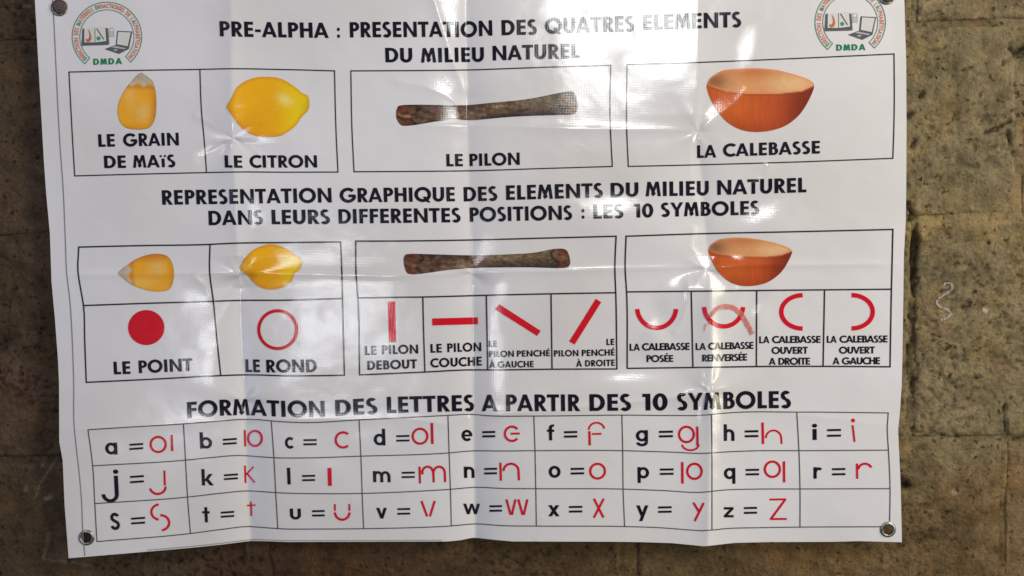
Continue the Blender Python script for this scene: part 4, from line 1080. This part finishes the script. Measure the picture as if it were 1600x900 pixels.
# soft grey print shadows under lemon and bowl
# ---- the two round logos
def logo(cx, cy, k, rot, label):
    c_, s_ = math.cos(rot), math.sin(rot)
    def T(polys): return [[(cx+(a*c_-b*s_)*k, cy+(a*s_+b*c_)*k) for a, b in p] for p in polys]
    # coordinates relative to the centre, y down
    A0, A1 = 131, 408           # the open ring, degrees with y down
    ring = decal('logo', T(arc(0,0,54.2,54.2,A0,A1,1.3,None,60)+arc(0,0,42.3,42.3,A0,A1,1.1,None,60)
        + line_poly(42*math.cos(math.radians(A0)),42*math.sin(math.radians(A0)),54.8*math.cos(math.radians(A0)),54.8*math.sin(math.radians(A0)),1.3)
        + line_poly(42*math.cos(math.radians(A1)),42*math.sin(math.radians(A1)),54.8*math.cos(math.radians(A1)),54.8*math.sin(math.radians(A1)),1.3)), M_dkgreen, banner)
    ring['label'] = label
    txt = "DIRECTION DES MATÉRIELS DIDACTIQUES DE L'ALPHABÉTISATION"
    big = [0, 14, 24, 42]
    sizes = []; pen = 0
    for i, ch in enumerate(txt):
        if ch == ' ': pen += .55; sizes.append(None); continue
        P, wd, lb, rb = GL[ch]; pen += lb; sizes.append((P, pen, wd)); pen += wd + rb
    total = pen; a0, a1 = A0+3, A1-3; capt = 6.6; Rb = 45.2
    redp, grn_sets = [], []
    for i, s in enumerate(sizes):
        if s is None: continue
        P, at, wd = s
        first = (i == 0 or txt[i-1] in " '") and txt[i] in 'DMA' and txt[i:i+3] not in ('DES', 'DE ')
        if first: grn_sets.append([])
        for p in P:
            q = []
            for a, b in p:
                th = math.radians(a0 + (a1-a0)*(at+a)/total); r = Rb + b*capt
                q.append((r*math.cos(th), r*math.sin(th)))
            (grn_sets[-1] if first else redp).append(q)
    decal('ring_lettering', T(redp), M_pink, ring, gx=12, gy=12)
    for g_ in grn_sets: decal('ring_initial', T(g_), M_dkgreen, ring, gx=12, gy=12)
    decal('book', T([[(-37.5,-13.5),(-34,-14.5),(-1,-11),(-1,-13),(-1,12.6),(-40,12.8)],[(-1,-12),(-1,12.6),(3,12),(3.2,11),(2,-14)]]
          +[[(-38,-13),(-40,12.8),(3.2,12),(-.3,-13.8),(-3,-13.8),(-3.5,-11),(-36,-11),(-36,-13)]]), M_grey, ring)
    decal('book_page', T([[(-34.6,-14.4),(-18.8,-15),(-18.9,8.4),(-35.4,7.8)],[(-17.6,-15.3),(-2,-16.2),(-.9,6.6),(-17.9,8.4)]]), M_page, ring, lift=LIFT*1.8)
    decal('book_picture', T([[(-29,-13),(-25.5,-8),(-23.8,-2),(-24,3),(-26,6.4),(-29.6,7.6),(-32.6,5),(-32.8,2.6),(-29,3),(-26.8,-1),(-27.2,-7)]]), vinyl_pink2, ring, lift=LIFT*2.5)
    decal('book_ball', T(disc(-12.8,2.2,3.1)), M_dkgreen, ring, lift=LIFT*2.5)
    decal('book_pen', T(line_poly(-15.2,-13.5,-4.6,4,1.5)), M_grey, ring, lift=LIFT*2.5)
    decal('telephone', T(rect(4,-13.8,4.8,.6)+rect(10.6,-13,11.2,1.2)+rect(4,-14,11.2,-13.2)+rect(4,-8.4,11,-7.4)+rect(4.6,-6,10.6,-5)+rect(4.6,-3.4,10.6,-2.4)+rect(4.6,-.8,10.6,.2)), M_ltgrey, ring)
    decal('laptop', T([[(16.2,-9),(40,-7.2),(34,18.4),(13.4,13.6)]]+[[(-4.2,19),(12.4,13.4),(34,18.4),(33.4,20),(18,27.2)]]), M_grey, ring)
    decal('laptop_screen', T([[(18,-7.2),(37.6,-5.6),(32.2,15.8),(15.6,12)]]), M_page, ring, lift=LIFT*1.8)
    decal('laptop_keys', T([[(5.8,16.6),(12.6,14.8),(29.6,18.6),(27.2,20.4)],[(9,21.4),(12,19.6),(17,20.8),(14,22.8)]]), M_ltgrey, ring, lift=LIFT*1.8)
    # wide green initials
    pol = []; pen = 0
    its = []
    for ch in 'DMDA':
        P, wd, lb, rb = GL[ch]; its.append((P, pen)); pen += wd + .22
    for P, at in its:
        for p in P: pol.append([(-22.4 + (at+a)*44.5/(pen-.22), 43.2 - b*9.6) for a, b in p])
        for p in P: pol.append([(-22.0 + (at+a)*44.5/(pen-.22), 43.2 - b*9.6) for a, b in p])
    decal('lettering', T(pol), M_green, ring)
    return ring
vinyl_pink2 = vinyl('terracotta_print', (0.50, 0.14, 0.07, 1))
logo(167.3, 57.6, 1.0, math.radians(-1.6), 'round green and red emblem, the left one')
logo(1328.5, 35.0, 1.015, math.radians(-1.2), 'round green and red emblem, the right one')

# ---- eyelets
def lathe(name, prof, c, nrm, mat, parent, seg=48, wob=0.0):
    """revolve (radius, height) pairs about the axis nrm through c"""
    nrm = np.array(nrm)/np.linalg.norm(nrm); a = np.cross(nrm, [0, 0, 1.0]); a /= np.linalg.norm(a); b = np.cross(nrm, a)
    V, F = [], []; n = len(prof)
    for k in range(seg):
        t = 2*math.pi*k/seg
        for j, (r, h) in enumerate(prof):
            rr = r*(1+wob*math.sin(3*t+j)+wob*.6*math.sin(5*t+2))
            V.append(c + (a*math.cos(t)+b*math.sin(t))*rr + nrm*h)
    for k in range(seg):
        for j in range(n-1):
            p, q = k*n+j, ((k+1) % seg)*n+j
            F.append((p, p+1, q+1, q))
    me = mesh_from(name, V, F)
    return link(name, me, mat, parent)
for k, (ex, ey) in enumerate(EYE):
    P, N_ = surf(ex, ey)
    R0, R1 = HOLE_R*PXM, 12.4*PXM
    prof = [(R0+.0002, -.0022), (R0, -.0008), (R0, .0004), (R0+.0004, .0011), (R0+.0011, .00145), (R0+.0019, .00135), (R1-.0006, .0008), (R1, .0002), (R1, -.0001)]
    o = lathe('eyelet', prof, P, N_, M_steel, banner)

# ---- nails holding the top corners
for (ex, ey), lab in ((EYE[0], 'dark rusty nail head pinning the top left corner of the banner'), (EYE[1], 'dark nail head pinning the top right corner of the banner, mostly cut by the frame')):
    P, N_ = surf(ex-.4, ey)
    P = np.array([P[0], 0, P[2]]); yb = -(relief(ex, ey))[()] if hasattr(relief(ex, ey), '__getitem__') else -relief(ex, ey)
    t = thing('nail', lab, 'nail', (float(P[0]), 0, float(P[2])), 'nails holding up the banner')
    hh = -float(yb)
    top = hh + .0024
    R = 11.0*PXM
    prof = [(0.0001, top+.0012), (R*.35, top+.0011), (R*.7, top+.0006), (R*.95, top), (R, top-.0006), (R*.9, top-.0009), (.0022, top-.001)]
    o = lathe('nail_head', prof, np.array([0, 0, 0.0]), (0.10, -1, .06), M_rust, t, 40, .02)
    o = lathe('shank', [(.0017, top-.0008), (.0017, -.03), (.0002, -.04)], np.array([0, 0, 0.0]), (0.0, -1, 0), M_rust, t, 16)
